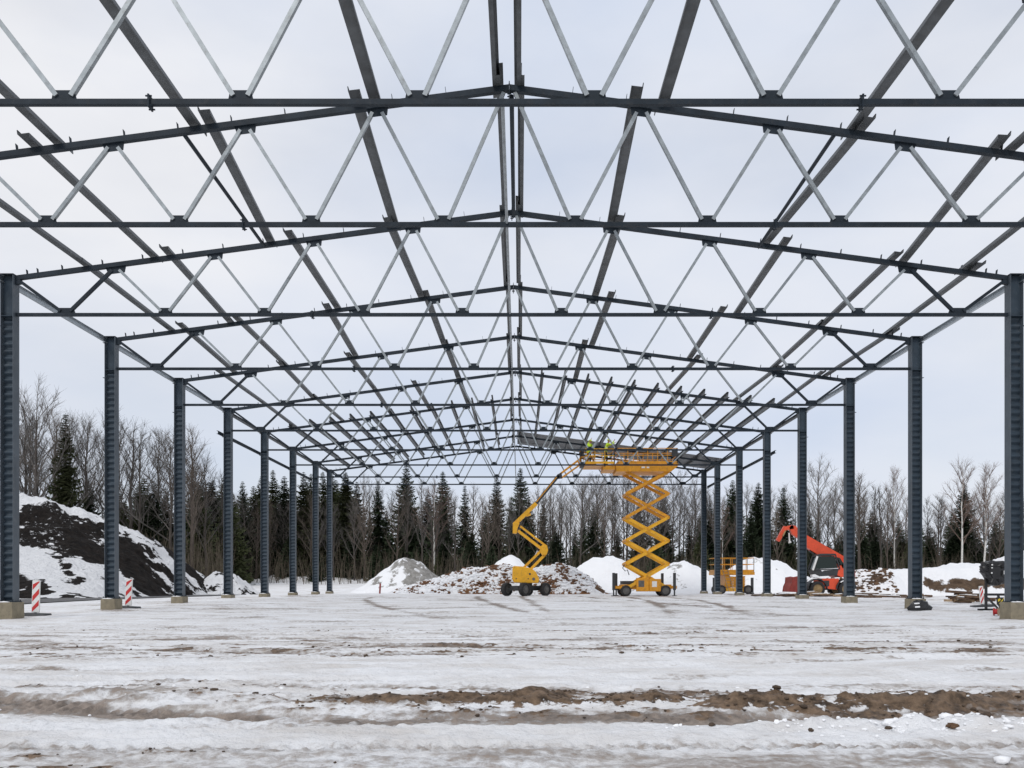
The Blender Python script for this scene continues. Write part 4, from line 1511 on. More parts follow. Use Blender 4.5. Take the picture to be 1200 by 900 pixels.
# boom beside the cab
yb0 = .22
bm = MB().prism([t_(x, y, yb0) for x, y in ((995, 660), (998, 656), (941, 623.5), (938.2, 625.0), (939.0, 636.5), (958, 648.5), (978, 660), (990, 668))], (0, .42, 0))
bm.build('boom', 'red_paint', tl)
MB().prism([t_(x, y, yb0 + .05) for x, y in ((939.5, 624.5), (934.5, 616), (929, 615), (926.5, 618), (930.5, 626), (938, 631))], (0, .32, 0)).build('boom_head', 'red_paint', tl)
jb = MB().bar(t_(931.5, 617.0, yb0 + .2), t_(921.5, 619.0, yb0 + .2), .26, .30, (0, 1, 0))
jb.bar(t_(922.5, 617.0, yb0 + .2), t_(913.5, 633.5, yb0 + .2), .24, .26, (0, 1, 0))
jb.build('jib', 'red_paint', tl)
MB().bar(t_(925.5, 615.8, yb0 + .2), t_(918.5, 628.0, yb0 + .0), .08, .08, (0, 1, 0)).build('jib_cylinder', 'rim_tan', tl)
MB().tube([t_(927, 624, yb0 + .2), t_(927.6, 634.0, yb0 + .2)], .05, 8).tube([t_(927.6, 634, yb0 + .2), t_(928.2, 636, yb0 + .2)], .10, 8).build('hook', 'white_paint', tl)
MB().tube([t_(951, 645, yb0 + .2), t_(962, 652.5, yb0 + .2)], .07, 8).build('lift_cylinder', 'rim_grey', tl)
# attachment lying in front of the telehandler
bx = at(929, 690, 55.0)
bu = empty('loader_bucket', (bx.x, 55.0, gh(bx.x, 55.0)))
tag(bu, 'dull red loader bucket lying in front of the telehandler', 'bucket')
b_ = lambda px, py, dy=0.0: rel(px, py, bu.location, 55.0, dy)
MB().prism([b_(x, y, -.6) for x, y in ((921.5, 693.5), (922.5, 687), (924.5, 683), (925, 676.5), (931, 675.4), (937, 676.5), (938, 694)) ], (0, .06, 0)).build('side_plate', 'red_dull', bu)
MB().prism([b_(x, y, .8) for x, y in ((921.5, 693.5), (922.5, 687), (924.5, 683), (925, 676.5), (931, 675.4), (937, 676.5), (938, 694)) ], (0, .06, 0)).build('side_plate', 'red_dull', bu)
sh = MB()
pr = [(937, 694), (922, 693.4), (923.2, 687), (925.2, 683), (925.7, 677)]
for p, s in zip(pr[:-1], pr[1:]):
    sh.bar(b_(*p, .13), b_(*s, .13), 1.32, .05, (0, 0, 1)) if False else sh.prism([b_(*p, -.535), b_(*s, -.535), b_(*s, -.535) + Vector((.05, 0, .02)), b_(*p, -.535) + Vector((.05, 0, .05))], (0, 1.33, 0))
sh.build('shell', 'red_dull', bu)
MB().bar(b_(929, 680, -.1), b_(936, 680, -.1), .3, .25).build('hitch', 'dark_grey', bu)


# ================================================================== PEOPLE
def person(name, label, loc, rz, J, fingers=True):
    """J: joint name -> local position; one continuous skinned body, helmet and reflective bands are children"""
    root = empty(name, loc, rz)
    vs, es, rad = [], [], []
    idx = {}

    def P(n, p, r):
        idx[n] = len(vs)
        vs.append(tuple(p))
        rad.append(r)

    P('pelvis', J['pelvis'], (.155, .125))
    P('waist', J['waist'], (.15, .115))
    P('chest', J['chest'], (.185, .13))
    P('neck0', J['neck'], (.075, .075))
    P('neck1', Vector(J['neck']).lerp(Vector(J['head']), .35), (.058, .058))
    hd = Vector(J['head'])
    P('jaw', hd - Vector((0, 0, .055)), (.072, .08))
    P('head', hd + Vector((0, 0, .02)), (.082, .098))
    P('crown', hd + Vector((0, 0, .085)), (.062, .075))
    E = [('pelvis', 'waist'), ('waist', 'chest'), ('chest', 'neck0'), ('neck0', 'neck1'), ('neck1', 'jaw'), ('jaw', 'head'), ('head', 'crown')]
    for s in ('l', 'r'):
        P(s + 'sh', J[s + 'sh'], (.078, .078))
        P(s + 'el', J[s + 'el'], (.058, .058))
        P(s + 'wr', J[s + 'wr'], (.042, .042))
        w, e = Vector(J[s + 'wr']), Vector(J[s + 'el'])
        fd = (w - e).normalized()
        sdv = fd.cross(Vector((0, 0, 1)))
        if sdv.length < .1:
            sdv = Vector((0, 1, 0))
        sdv.normalize()
        P(s + 'pa', w + fd * .07, (.040, .026))
        E += [('chest', s + 'sh'), (s + 'sh', s + 'el'), (s + 'el', s + 'wr'), (s + 'wr', s + 'pa')]
        for k, (o_, l_) in enumerate(((-.030, .070), (-.010, .080), (.010, .076), (.030, .060))):
            a = w + fd * .10 + sdv * o_
            P(f'{s}f{k}a', a, (.0105, .0105))
            P(f'{s}f{k}b', a + fd * l_ * .5 + sdv * o_ * .15, (.0095, .0095))
            P(f'{s}f{k}c', a + fd * l_ * .9 + sdv * o_ * .2 - fd.cross(sdv) * .02, (.008, .008))
            E += [(s + 'pa', f'{s}f{k}a'), (f'{s}f{k}a', f'{s}f{k}b'), (f'{s}f{k}b', f'{s}f{k}c')]
        P(s + 'tha', w + fd * .05 - sdv * .045, (.012, .012))
        P(s + 'thb', w + fd * .10 - sdv * .065, (.009, .009))
        E += [(s + 'wr', s + 'tha'), (s + 'tha', s + 'thb')]
        P(s + 'hip', J[s + 'hip'], (.10, .105))
        P(s + 'kn', J[s + 'kn'], (.072, .072))
        P(s + 'an', J[s + 'an'], (.052, .052))
        P(s + 'toe', Vector(J[s + 'an']) + Vector((.17, 0, -.045)), (.048, .035))
        E += [('pelvis', s + 'hip'), (s + 'hip', s + 'kn'), (s + 'kn', s + 'an'), (s + 'an', s + 'toe')]
    es = [(idx[a], idx[b]) for a, b in E]
    me = bpy.data.meshes.new('body')
    me.from_pydata(vs, es, [])
    ob = bpy.data.objects.new('body', me)
    COL.objects.link(ob)
    sk = ob.modifiers.new('skin', 'SKIN')
    sk.use_smooth_shade = True
    for i, r in enumerate(rad):
        me.skin_vertices[0].data[i].radius = r
    me.skin_vertices[0].data[0].use_root = True
    sb = ob.modifiers.new('sub', 'SUBSURF')
    sb.levels = 2
    sb.render_levels = 2
    dg = bpy.context.evaluated_depsgraph_get()
    m2 = bpy.data.meshes.new_from_object(ob.evaluated_get(dg))
    bpy.data.objects.remove(ob, do_unlink=True)
    for k in ('hi_vis', 'trousers', 'skin', 'boots', 'reflective'):
        m2.materials.append(MATS[k])
    segs = [(Vector(J['pelvis']), Vector(J['waist']), 0), (Vector(J['waist']), Vector(J['neck']), 0),
            (Vector(J['neck']) + Vector((0, 0, .03)), hd + Vector((0, 0, .1)), 2)]
    for s in ('l', 'r'):
        segs += [(Vector(J[s + 'sh']), Vector(J[s + 'el']), 0), (Vector(J[s + 'el']), Vector(J[s + 'wr']), 0),
                 (Vector(J[s + 'wr']) + (Vector(J[s + 'wr']) - Vector(J[s + 'el'])).normalized() * .05,
                  Vector(J[s + 'wr']) + (Vector(J[s + 'wr']) - Vector(J[s + 'el'])).normalized() * .2, 2),
                 (Vector(J[s + 'hip']) - Vector((0, 0, .08)), Vector(J[s + 'kn']), 1), (Vector(J[s + 'kn']), Vector(J[s + 'an']) + Vector((0, 0, .1)), 1),
                 (Vector(J[s + 'an']), Vector(J[s + 'an']) + Vector((.17, 0, -.05)), 3)]
    mi = []
    for p in m2.polygons:
        c_ = p.center
        best, bi = 9, 0
        for a, b, k in segs:
            ab = b - a
            t = max(0, min(1, (c_ - a).dot(ab) / max(ab.length_squared, 1e-6)))
            dd = (c_ - a - ab * t).length
            if dd < best:
                best, bi, bt, bs = dd, k, t, (a, b)
        if bi == 1 and bs[0].z > bs[1].z and .62 < bt < .75:
            bi = 0                                    # bright band on the trouser legs
        if bi == 0 and bs[0] == Vector(J['waist']) and .12 < bt < .24:
            bi = 4
        mi.append(bi)
    m2.polygons.foreach_set('material_index', mi)
    m2.polygons.foreach_set('use_smooth', [True] * len(m2.polygons))
    b = inst('body', m2, root)
    fc = MB().prism([hd + Vector(p) for p in ((.085, -.012, .03), (.085, .012, .03), (.12, .016, -.025), (.12, -.016, -.025))], (-.01, 0, -.012))
    fc.build('nose', 'skin', root)
    ey = MB()
    for sy in (-1, 1):
        ey.rock(hd + Vector((.088, sy * .032, .03)), .012, random.Random(1))
        ey.bar(hd + Vector((0, sy * .085, .035)), hd + Vector((-.005, sy * .09, -.025)), .02, .035)
    ey.bar(hd + Vector((.088, -.025, -.06)), hd + Vector((.088, .025, -.06)), .008, .01)
    ey.build('face_features', 'red_dull', root)
    he = MB()
    n, rows = 16, 5
    for i in range(rows + 1):
        a = (math.pi / 2) * i / rows
        for j in range(n):
            b_2 = 2 * math.pi * j / n
            he.v.append(tuple(hd + Vector((.125 * math.cos(a) * math.cos(b_2), .105 * math.cos(a) * math.sin(b_2), .06 + .105 * math.sin(a)))))
    for i in range(rows):
        for j in range(n):
            a0, a1 = i * n + j, i * n + (j + 1) % n
            he.f.append((a0, a1, a1 + n, a0 + n))
            he.m.append(0)
    he.prism([hd + Vector(p) for p in ((.09, -.07, .062), (.19, -.045, .055), (.19, .045, .055), (.09, .07, .062))], (0, 0, .012))
    he.build('helmet', 'helmet', root, smooth=True)
    tag(root, label, 'person', 'workers under the roof')
    return root


deck_z = so.z + pz
w2 = at(709.0, 546, YL)
person('person', 'worker in yellow jacket and dark trousers on the scissor lift deck, arms reaching up', (w2.x, YL - .35, deck_z), R(-12), {
    'pelvis': (0, 0, .92), 'waist': (.03, 0, 1.10), 'chest': (.10, 0, 1.32), 'neck': (.16, 0, 1.46), 'head': (.22, 0, 1.60),
    'lsh': (.12, .20, 1.38), 'lel': (.36, .24, 1.42), 'lwr': (.52, .20, 1.62),
    'rsh': (.12, -.20, 1.38), 'rel': (.38, -.22, 1.34), 'rwr': (.60, -.18, 1.44),
    'lhip': (-.01, .10, .86), 'lkn': (.10, .13, .47), 'lan': (.0, .14, .09),
    'rhip': (-.01, -.10, .86), 'rkn': (-.02, -.13, .47), 'ran': (-.14, -.14, .09)})
w1 = at(690.0, 546, YL)
person('person', 'worker in yellow clothing standing in the boom lift basket', (w1.x, YL + .05, bo.z + bz), R(35), {
    'pelvis': (0, 0, .95), 'waist': (.02, 0, 1.13), 'chest': (.05, 0, 1.36), 'neck': (.08, 0, 1.50), 'head': (.13, 0, 1.64),
    'lsh': (.06, .20, 1.42), 'lel': (.22, .26, 1.62), 'lwr': (.34, .20, 1.84),
    'rsh': (.06, -.20, 1.42), 'rel': (.16, -.28, 1.18), 'rwr': (.40, -.26, 1.12),
    'lhip': (0, .10, .89), 'lkn': (.05, .13, .48), 'lan': (.0, .14, .09),
    'rhip': (0, -.10, .89), 'rkn': (.04, -.13, .48), 'ran': (-.04, -.14, .09)})


# ================================================================== SMALL THINGS ON SITE
def beacon(label, px, py, Y, tilt=0.0, hgt=1.0, wid=.25, rz=0.0):
    p = at(px, py, Y)
    zg = gh(p.x, Y)
    t = empty('marker_board', (p.x, Y, zg))
    t.rotation_euler = (0, tilt, rz)
    bs = MB()
    bs.prism([(-.42, -.2, 0), (.42, -.2, 0), (.36, -.17, .10), (-.36, -.17, .10)], (0, .4, 0))
    bs.build('foot_plate', 'dark_grey', t)
    z0 = .12
    w = wid / 2
    pb = MB().box2((-w, -.022, z0), (w, .022, z0 + hgt)).build('board', 'white_paint', t)
    bv = pb.modifiers.new('b', 'BEVEL')
    bv.width = .018
    bv.segments = 2
    MB().box2((-.03, -.018, .02), (.03, .018, z0)).build('post', 'dark_grey', t)
    # slanted red stripes
    k = 0
    sl_ = .24
    wi = w - .025
    for s in (-.02, .34, .70):
        lo, hi = z0 + s * hgt, z0 + s * hgt + .17 * hgt
        pts = [(-wi, lo - .0), (wi, lo + sl_), (wi, hi + sl_), (-wi, hi)]
        cl_ = []
        for (x, z) in pts:
            cl_.append((x, min(max(z, z0 + .02), z0 + hgt - .02)))
        pp = [(x, -.0265, z) for x, z in cl_]
        MB().prism(pp, (0, .004, 0)).build('red_stripe', 'red_board', t)
    tag(t, label, 'marker board', 'red and white marker boards')
    return t


beacon('red and white striped marker board beside the nearest left column footing', 41.5, 720, 26.2, R(2))
beacon('red and white striped marker board with leaning foot beside the second left column', 150, 712, 31.3, R(3))
beacon('red and white striped marker board behind the black stand on the right', 1151.5, 700, 33.0, R(-5), hgt=.72, wid=.17)

# black equipment stand on the right
YS = 29.5
p = at(1155.5, 717, YS)
st = empty('equipment_stand', (p.x, YS, gh(p.x, YS)))
tag(st, 'black steel stand with a board wrapped in black plastic, beside the nearest right column', 'stand')
s_ = lambda px, py, dy=0.0: rel(px, py, st.location, YS, dy)
MB().box2((-.28, -.04, 0), (.60, .04, .07)).box2((-.03, -.35, .001), (.03, .35, .06)).build('foot_rail', 'black_plastic', st)
MB().box2((-.035, -.035, .071), (.035, .035, 1.62)).build('post', 'black_plastic', st)
MB().bar((.04, 0, .45), (.40, 0, .09), .05, .06, (0, 1, 0)).build('brace', 'black_plastic', st)
MB().box2((.036, -.03, .52), (.66, .03, .60)).build('crossbar', 'black_plastic', st)
MB().bar((.50, 0, .08), (.42, 0, .58), .06, .07, (0, 1, 0)).build('rear_post', 'black_plastic', st)
wr = MB()
rg = random.Random(12)
nx, nz = 15, 15
outl = [s_(x, y) for x, y in ((1149.5, 664), (1152, 659), (1160, 657.3), (1176, 657.5), (1178, 668), (1177, 683), (1166, 686), (1158, 685), (1155, 678), (1150, 670))]
cxm = sum(o_.x for o_ in outl) / len(outl)
czm = sum(o_.z for o_ in outl) / len(outl)
rings = []
N_ = 40
for (dy, sc_) in ((-.17, .55), (-.19, .85), (-.13, 1.0), (.02, 1.03), (.13, .98), (.17, .7)):
    ring = []
    for k in range(N_):
        f = k / N_ * len(outl)
        a = outl[int(f) % len(outl)].lerp(outl[(int(f) + 1) % len(outl)], f - int(f))
        j = 1 + rg.uniform(-.05, .05)
        ring.append((cxm + (a.x - cxm) * sc_ * j, dy + rg.uniform(-.03, .03), czm + (a.z - czm) * sc_ * j))
    rings.append(ring)
for ring in rings:
    wr.v += ring
for i in range(len(rings) - 1):
    for k in range(N_):
        a0, a1 = i * N_ + k, i * N_ + (k + 1) % N_
        wr.f.append((a0, a1, a1 + N_, a0 + N_))
        wr.m.append(0)
wr.f += [tuple(range(N_)), tuple(reversed(range((len(rings) - 1) * N_, len(rings) * N_)))]
wr.m += [0, 0]
wo = wr.build('wrapped_board', 'black_plastic', st)
tg = MB()
for (x, y, w_, h_) in ((1158.5, 662.0, .05, .05), (1158.3, 665.5, .05, .04), (1158.0, 671.5, .05, .05), (1172.8, 671, .05, .13)):
    c_ = s_(x, y)
    tg.box((c_.x, -.225, c_.z), (w_, .012, h_))
tg.build('white_tag', 'white_paint', wo)

# striped board and red cap leaning at the footing
p = at(1171.5, 720, 27.0)
hz = empty('hazard_board', (p.x, 27.0, gh(p.x, 27.0)))
tag(hz, 'small yellow and black striped board leaning at the nearest right footing', 'hazard board')
h_ = lambda px, py, dy=0.0: rel(px, py, hz.location, 27.0, dy)
MB().prism([h_(x, y, -.02) for x, y in ((1167.5, 700), (1176, 700), (1176, 711), (1171.5, 712), (1168.5, 708))], (0, .04, 0)).build('board', 'black_plastic', hz)
for pts in (((1168.8, 702.4), (1171.2, 701.2), (1172.4, 703.0), (1169.2, 705.4)), ((1172.8, 704.2), (1175.6, 700.8), (1175.8, 703.8), (1171.2, 708.6), (1170.4, 707.2)),):
    MB().prism([h_(x, y, -.026) for x, y in pts], (0, .004, 0)).build('yellow_stripe', 'yellow_board', hz)
MB().bar(h_(1172.5, 712), h_(1172.8, 723), .05, .05).build('leg', 'dark_grey', hz)
p = at(1167.5, 720, 26.6)
cn = empty('cable_reel', (p.x, 26.6, gh(p.x, 26.6)))
tag(cn, 'small red and beige reel lying beside the nearest right footing', 'reel')
a = Vector((.75, -.66, 0)).normalized()
MB().tube([a * -.07 + Vector((0, 0, .13)), a * -.055 + Vector((0, 0, .13))], .13, 18).build('flange', 'red_board', cn)
MB().tube([a * .055 + Vector((0, 0, .13)), a * .07 + Vector((0, 0, .13))], .13, 18).build('flange', 'timber_pale', cn)
MB().tube([a * -.054 + Vector((0, 0, .13)), a * .054 + Vector((0, 0, .13))], .085, 14).build('wound_cable', 'red_board', cn)

# black sack beside the second right footing
p = at(1078, 714, 29.2)
rg = random.Random(4)
sk_ = MB()
N_ = 18
prof_ = [(0.0, 1.0), (.10, 1.06), (.20, .92), (.30, .62), (.34, .25)]
for (zz, k_) in prof_:
    for j in range(N_):
        a_ = 2 * math.pi * j / N_
        q_ = 1 + rg.uniform(-.13, .13)
        sk_.v.append((.38 * k_ * q_ * math.cos(a_), .22 * k_ * q_ * math.sin(a_), zz + rg.uniform(-.025, .025) * (zz > 0)))
for i in range(len(prof_) - 1):
    for j in range(N_):
        a0, a1 = i * N_ + j, i * N_ + (j + 1) % N_
        sk_.f.append((a0, a1, a1 + N_, a0 + N_))
        sk_.m.append(0)
sk_.f.append(tuple((len(prof_) - 1) * N_ + j for j in range(N_)))
sk_.m.append(0)
sa = empty('plastic_sack', (p.x, 29.2, gh(p.x, 29.2) - .01))
sk_.build('sack', 'black_plastic', sa)
MB().bar((-.30, -.235, .24), (-.14, -.25, .25), .05, .04).bar((-.28, -.255, .12), (-.13, -.265, .13), .05, .05).build('snow_patch', 'snow_plain', sa)
tag(sa, 'crumpled black plastic sack against the second nearest right footing', 'sack')


# timber piles and planks
def planks(label, cx, cy, n, lx, seed, spread, mats=('timber', 'timber_pale'), hmax=.45, ang=.25):
    rg = random.Random(seed)
    t = empty('timber_pile', (cx, cy, gh(cx, cy)))
    for k in range(n):
        L = lx * rg.uniform(.45, 1.0)
        a_ = rg.gauss(0, ang)
        zz = .05 + hmax * (k / max(1, n - 1)) * rg.uniform(.4, 1)
        x, y = rg.uniform(-spread, spread), rg.uniform(-.5, .5)
        d_ = Vector((math.cos(a_), math.sin(a_), rg.uniform(-.07, .07))) * L / 2
        c_ = Vector((x, y, zz))
        o = MB().bar(c_ - d_, c_ + d_, rg.uniform(.10, .22), rg.uniform(.05, .13)).build('plank', mats[0] if rg.random() < .75 else mats[1], t)
        if rg.random() < .45:
            MB().bar(c_ - d_ * .7 + Vector((0, 0, .085)), c_ + d_ * .5 + Vector((0, 0, .085)), .11, .035).build('snow_strip', 'snow_plain', o)
    tag(t, label, 'timber pile')
    return t


p = at(1134, 704, 37.5)
planks('dark weathered timber pile with snow, left of the black stand', p.x, 37.5, 22, 1.5, 31, .55, hmax=.5)
p = at(1022, 697, 49.0)
planks('few planks lying on the snow right of the third right column', p.x, 49.0, 8, 2.6, 32, .8, hmax=.2, ang=.1)
p = at(915, 697, 53.5)
planks('dark broken timber at the foot of the fourth right column', p.x, 53.0, 16, 1.4, 33, 1.6, hmax=.22, ang=.4)
p = at(968, 697, 53.5)
planks('snowy dark boards in front of the telehandler wheels', p.x, 53.4, 10, 1.5, 34, 1.3, hmax=.2, ang=.3)
p = at(1060, 691, 50.5)
planks('dark scraps of timber on the snow behind the second right column', p.x, 50.5, 12, .9, 35, 1.9, hmax=.22, ang=.5)
# small red post by the rubble heap and a log
p = at(445, 688, 69.0)
o = MB().tube([(0, 0, 0), (.05, 0, .85)], .07, 8).build('marker_post', 'red_dull', loc=(p.x, 69, gh(p.x, 69) - .02))
tag(o, 'short red post standing in the snow left of the rubble heap', 'post')
p = at(703, 690, 66.5)
o = MB().tube([(-.35, 0, .62), (.35, 0, .20)], .14, 10).build('log', 'timber', loc=(p.x, 66.5, gh(p.x, 66.5) - .02))
tag(o, 'short dark log leaning at the right end of the rubble heap', 'log')


# ================================================================== TREES
def bare_tree(seed, H, spread=1.0, n_prim=24, up=55, twigs=9, fork=False, trunk_r=None, lowest=.28):
    rg = random.Random(seed)
    tr, cr = MB(), MB()
    r0 = trunk_r or H * 0.011
    pts, rad = [], []
    bx, by = rg.uniform(-.03, .03), rg.uniform(-.03, .03)
    n = 9
    for i in range(n + 1):
        t = i / n
        pts.append(Vector((bx * H * t + rg.uniform(-.1, .1) * (i > 0), by * H * t + rg.uniform(-.1, .1) * (i > 0), H * .97 * t)))
        rad.append(r0 * (1 - t) ** .8 + .018)
    tr.tube(pts, rad, 6)

    def trunk_at(t):
        f = t * n
        i = min(int(f), n - 1)
        return pts[i].lerp(pts[i + 1], f - i)

    def rnd_dir(az, el):
        return Vector((math.cos(az) * math.cos(el), math.sin(az) * math.cos(el), math.sin(el)))
    az = rg.uniform(0, 6.28)
    for k in range(n_prim):
        t = lowest + (0.97 - lowest) * (k / n_prim) ** .85 + rg.uniform(-.02, .02)
        t = min(t, .98)
        az += 2.4 + rg.uniform(-.5, .5)
        el = R(up + rg.uniform(-16, 14) + 12 * t)
        Ln = spread * H * (0.36 * (1 - t) + .10) * rg.uniform(.75, 1.25)
        d = rnd_dir(az, el)
        p = trunk_at(t)
        pp = [p]
        m = 4
        for i in range(m):
            d = (d + Vector((rg.uniform(-.16, .16), rg.uniform(-.16, .16), rg.uniform(-.02, .20)))).normalized()
            pp.append(pp[-1] + d * Ln / m)
        rb = (r0 * (1 - t) * .45 + .022)
        cr.tube(pp, [rb * (1 - .8 * i / m) + .006 for i in range(m + 1)], 4, False)
        ns = max(3, int(4 + Ln * 1.1))
        for j in range(ns):
            f = .22 + .78 * (j + rg.random()) / ns
            i = min(int(f * m), m - 1)
            q = pp[i].lerp(pp[i + 1], f * m - i)
            dd = (pp[i + 1] - pp[i]).normalized()
            sd = (dd + Vector((rg.uniform(-.9, .9), rg.uniform(-.9, .9), rg.uniform(-.25, .7)))).normalized()
            L2 = Ln * rg.uniform(.22, .45) * (1.15 - .5 * f)
            mid = q + sd * L2 * .5 + Vector((0, 0, .04 * L2))
            e = mid + (sd + Vector((0, 0, .3))).normalized() * L2 * .5
            cr.tube([q, mid, e], [.020, .013, .007], 3, False)
            for w in range(twigs):
                g = rg.random()
                s = q.lerp(mid, g * 2) if g < .5 else mid.lerp(e, g * 2 - 1)
                td = (sd + Vector((rg.uniform(-1, 1), rg.uniform(-1, 1), rg.uniform(-.3, .9)))).normalized()
                cr.tube([s, s + td * rg.uniform(.35, 1.0) * min(1.3, H / 14)], [.010, .005], 3, False)
    return tr, cr


def spruce_tree(seed, H, rad, lowest=.04, dens=1.0, thin=0.0):
    rg = random.Random(seed)
    tr, cr = MB(), MB()
    tr.tube([(0, 0, 0), (rg.uniform(-.1, .1), rg.uniform(-.1, .1), H * .5), (0, 0, H * .985)], [H * .011, H * .007, .015], 6)
    z = H * lowest
    while z < H * .992:
        t = (z - H * lowest) / (H * (1 - lowest))
        rr = rad * ((1 - t) ** .82) * (0.5 + 0.5 * min(1, (t + .02) / .10)) + .10
        nb = max(5, int((8 + 7 * (1 - t)) * dens))
        a0 = rg.uniform(0, 6.28)
        for k in range(nb):
            if rg.random() < thin:
                continue
            a = a0 + 6.283 * k / nb + rg.uniform(-.25, .25)
            L = rr * rg.uniform(.35, 1.25)
            droop = (.10 + .42 * (1 - t)) * rg.uniform(.6, 1.2)
            ca, sa = math.cos(a), math.sin(a)
            m = 5
            prev = None
            lift = .35 * L * (1 - t * .3)
            for i in range(m + 1):
                f = i / m
                x = L * f
                zz = z - droop * L * math.sin(f * 1.9) + (.16 * L * max(0, f - .6) / .4 if f > .6 else 0)
                prev2 = Vector((ca * x, sa * x, zz))
                if prev is not None:
                    # sprays hanging left and right of the branch
                    w = (.18 + .30 * L * (1 - abs(f - .45) * 1.3)) * rg.uniform(.7, 1.3)
                    for s in (-1, 1):
                        o = Vector((-sa * s, ca * s, 0)) * w
                        tip = prev2 + o + Vector((ca, sa, 0)) * rg.uniform(.0, .35) * w - Vector((0, 0, rg.uniform(.10, .55) * w))
                        b = len(cr.v)
                        cr.v += [tuple(prev), tuple(prev2 + Vector((ca, sa, 0)) * .05), tuple(tip)]
                        cr.f.append((b, b + 1, b + 2))
                        cr.m.append(0)
                    # hanging twig curtain
                    dn = rg.uniform(.25, .70) * (.4 + .6 * (1 - t)) * min(1, L)
                    b = len(cr.v)
                    cr.v += [tuple(prev), tuple(prev2), tuple(prev.lerp(prev2, rg.random()) - Vector((rg.uniform(-.1, .1), rg.uniform(-.1, .1), dn)))]
                    cr.f.append((b, b + 1, b + 2))
                    cr.m.append(0)
                prev = prev2
        z += (.16 + .022 * H * .5 * (1 - t * .75)) * rg.uniform(.75, 1.2)
    b = len(cr.v)
    cr.tube([(0, 0, H * .95), (0, 0, H)], [.05, .01], 4)
    return tr, cr


BARE = []
for i, (H, sp, n, up, tw) in enumerate(((17, 1.15, 24, 42, 6), (18, .95, 22, 50, 6), (16, .8, 20, 54, 6), (17, 1.4, 22, 36, 6),
                                        (15, .75, 18, 56, 5), (18, .85, 22, 52, 5))):
    a, b = bare_tree(200 + i, H, sp, n, up, tw)
    BARE.append((a.mesh('trunk', 'bark'), b.mesh('crown', 'twig'), H))
    if i in (1, 2, 5):
        BARE.append((a.mesh('trunk', 'bark_warm'), b.mesh('crown', 'twig_warm'), H))
BIRCH = []
for i in range(3):
    a, b = bare_tree(300 + i, 17, .95, 22, 48, 7, trunk_r=.15, lowest=.32)
    BIRCH.append((a.mesh('trunk', 'birch_bark', True), b.mesh('crown', 'birch_twig'), 17.0))
SPR = []
for i, (H, r, lo, de, th) in enumerate(((18, 3.7, .05, 1.1, .10), (19, 3.1, .08, 1.05, .14), (16, 3.5, .03, 1.15, .10), (18, 2.8, .16, 1.0, .20), (9, 2.5, .02, 1.2, 0))):
    a, b = spruce_tree(400 + i, H, r, lo, de, th)
    SPR.append((a.mesh('trunk', 'bark'), b.mesh('crown', 'spruce'), H))
    if i in (0, 2, 4):
        SPR.append((a.mesh('trunk', 'bark'), b.mesh('crown', 'spruce_olive'), H))
# SPR index: 0 dark,1 olive,2 slim dark,3 dense dark,4 dense olive,5 slim bare-foot,6 small dark,7 small olive
a, b = spruce_tree(450, 17.5, 1.75, .42, .95, .18)
OLD = (a.mesh('trunk', 'bark'), b.mesh('crown', 'spruce_olive'), 17.5)

rt = random.Random(42)


def plant(kind, variant, px, top, Y, label, cat, group=None, sink=.1, wide=1.0, name=None):
    """a tree whose tip is seen at px, top"""
    tm, cm, H = variant
    P0 = at(px, top, Y)
    zb = float(gbase(P0.x, Y)) - sink
    s = max(.15, (P0.z - zb) / H)
    t = empty(name or kind, (P0.x, Y, zb), rt.uniform(0, 6.28))
    t.scale = (s * wide, s * wide, s)
    inst('trunk', tm, t)
    inst('crown', cm, t)
    tag(t, label, cat, group)
    return t


# trees one can single out
plant('bare_tree', BARE[0], 38, 466, 84, 'tall bare tree between the nearest and second left column, left of the old spruce', 'tree')
plant('spruce_tree', OLD, 77, 484, 86, 'tall olive green spruce with a bare lower trunk behind the black mound', 'tree')
plant('bare_tree', BARE[4], 226, 502, 88, 'wide spreading bare tree right of the third left column', 'tree', wide=1.15)
plant('birch_tree', BIRCH[0], 508, 566, 112, 'white trunked birch in front of the dark spruces, left of the boom lift', 'tree', wide=1.25)
plant('spruce_tree', SPR[0], 610, 547, 118, 'tall dark spruce rising above the boom lift elbow', 'tree', wide=1.0)
plant('spruce_tree', SPR[2], 582, 557, 121, 'dark spruce just left of the tall spruce above the boom lift', 'tree', wide=1.1)
plant('spruce_tree', SPR[0], 519, 551, 119, 'pointed dark spruce behind the white birch', 'tree')
plant('spruce_tree', SPR[3], 476, 543, 120, 'tall spruce whose tip reaches the farthest truss, above the gravel mound', 'tree')
plant('spruce_tree', SPR[2], 443, 562, 122, 'slim dark spruce left of the gravel mound', 'tree')
plant('spruce_tree', SPR[1], 405, 552, 113, 'broad green spruce just right of the farthest left column', 'tree', wide=1.2)
plant('spruce_tree', SPR[0], 1130, 565, 112, 'dark pointed spruce behind the pale birch, between the two nearest right columns', 'tree', wide=1.1)
plant('birch_tree', BIRCH[1], 1126, 545, 103, 'white birch with pale trunk left of the nearest right column', 'tree')
plant('birch_tree', BIRCH[2], 1153, 549, 104, 'second pale birch, close to the nearest right column', 'tree')
plant('birch_tree', BIRCH[2], 1048, 553, 108, 'thin pale birch just left of the second right column', 'tree', wide=.8)
plant('bare_tree', BARE[4], 1006, 557, 104, 'gnarled wide bare tree just right of the third right column', 'tree', wide=1.3)
plant('bare_tree', BARE[0], 957, 548, 108, 'tall bare tree above the telehandler cab', 'tree', wide=1.1)
plant('spruce_tree', SPR[2], 918, 570, 116, 'dark spruce behind the raised telehandler jib', 'tree', wide=1.2)
plant('spruce_tree', SPR[3], 859, 562, 116, 'spruce between the seventh and sixth right columns', 'tree')
plant('spruce_tree', SPR[3], 889, 565, 118, 'spruce close to the fifth right column', 'tree')
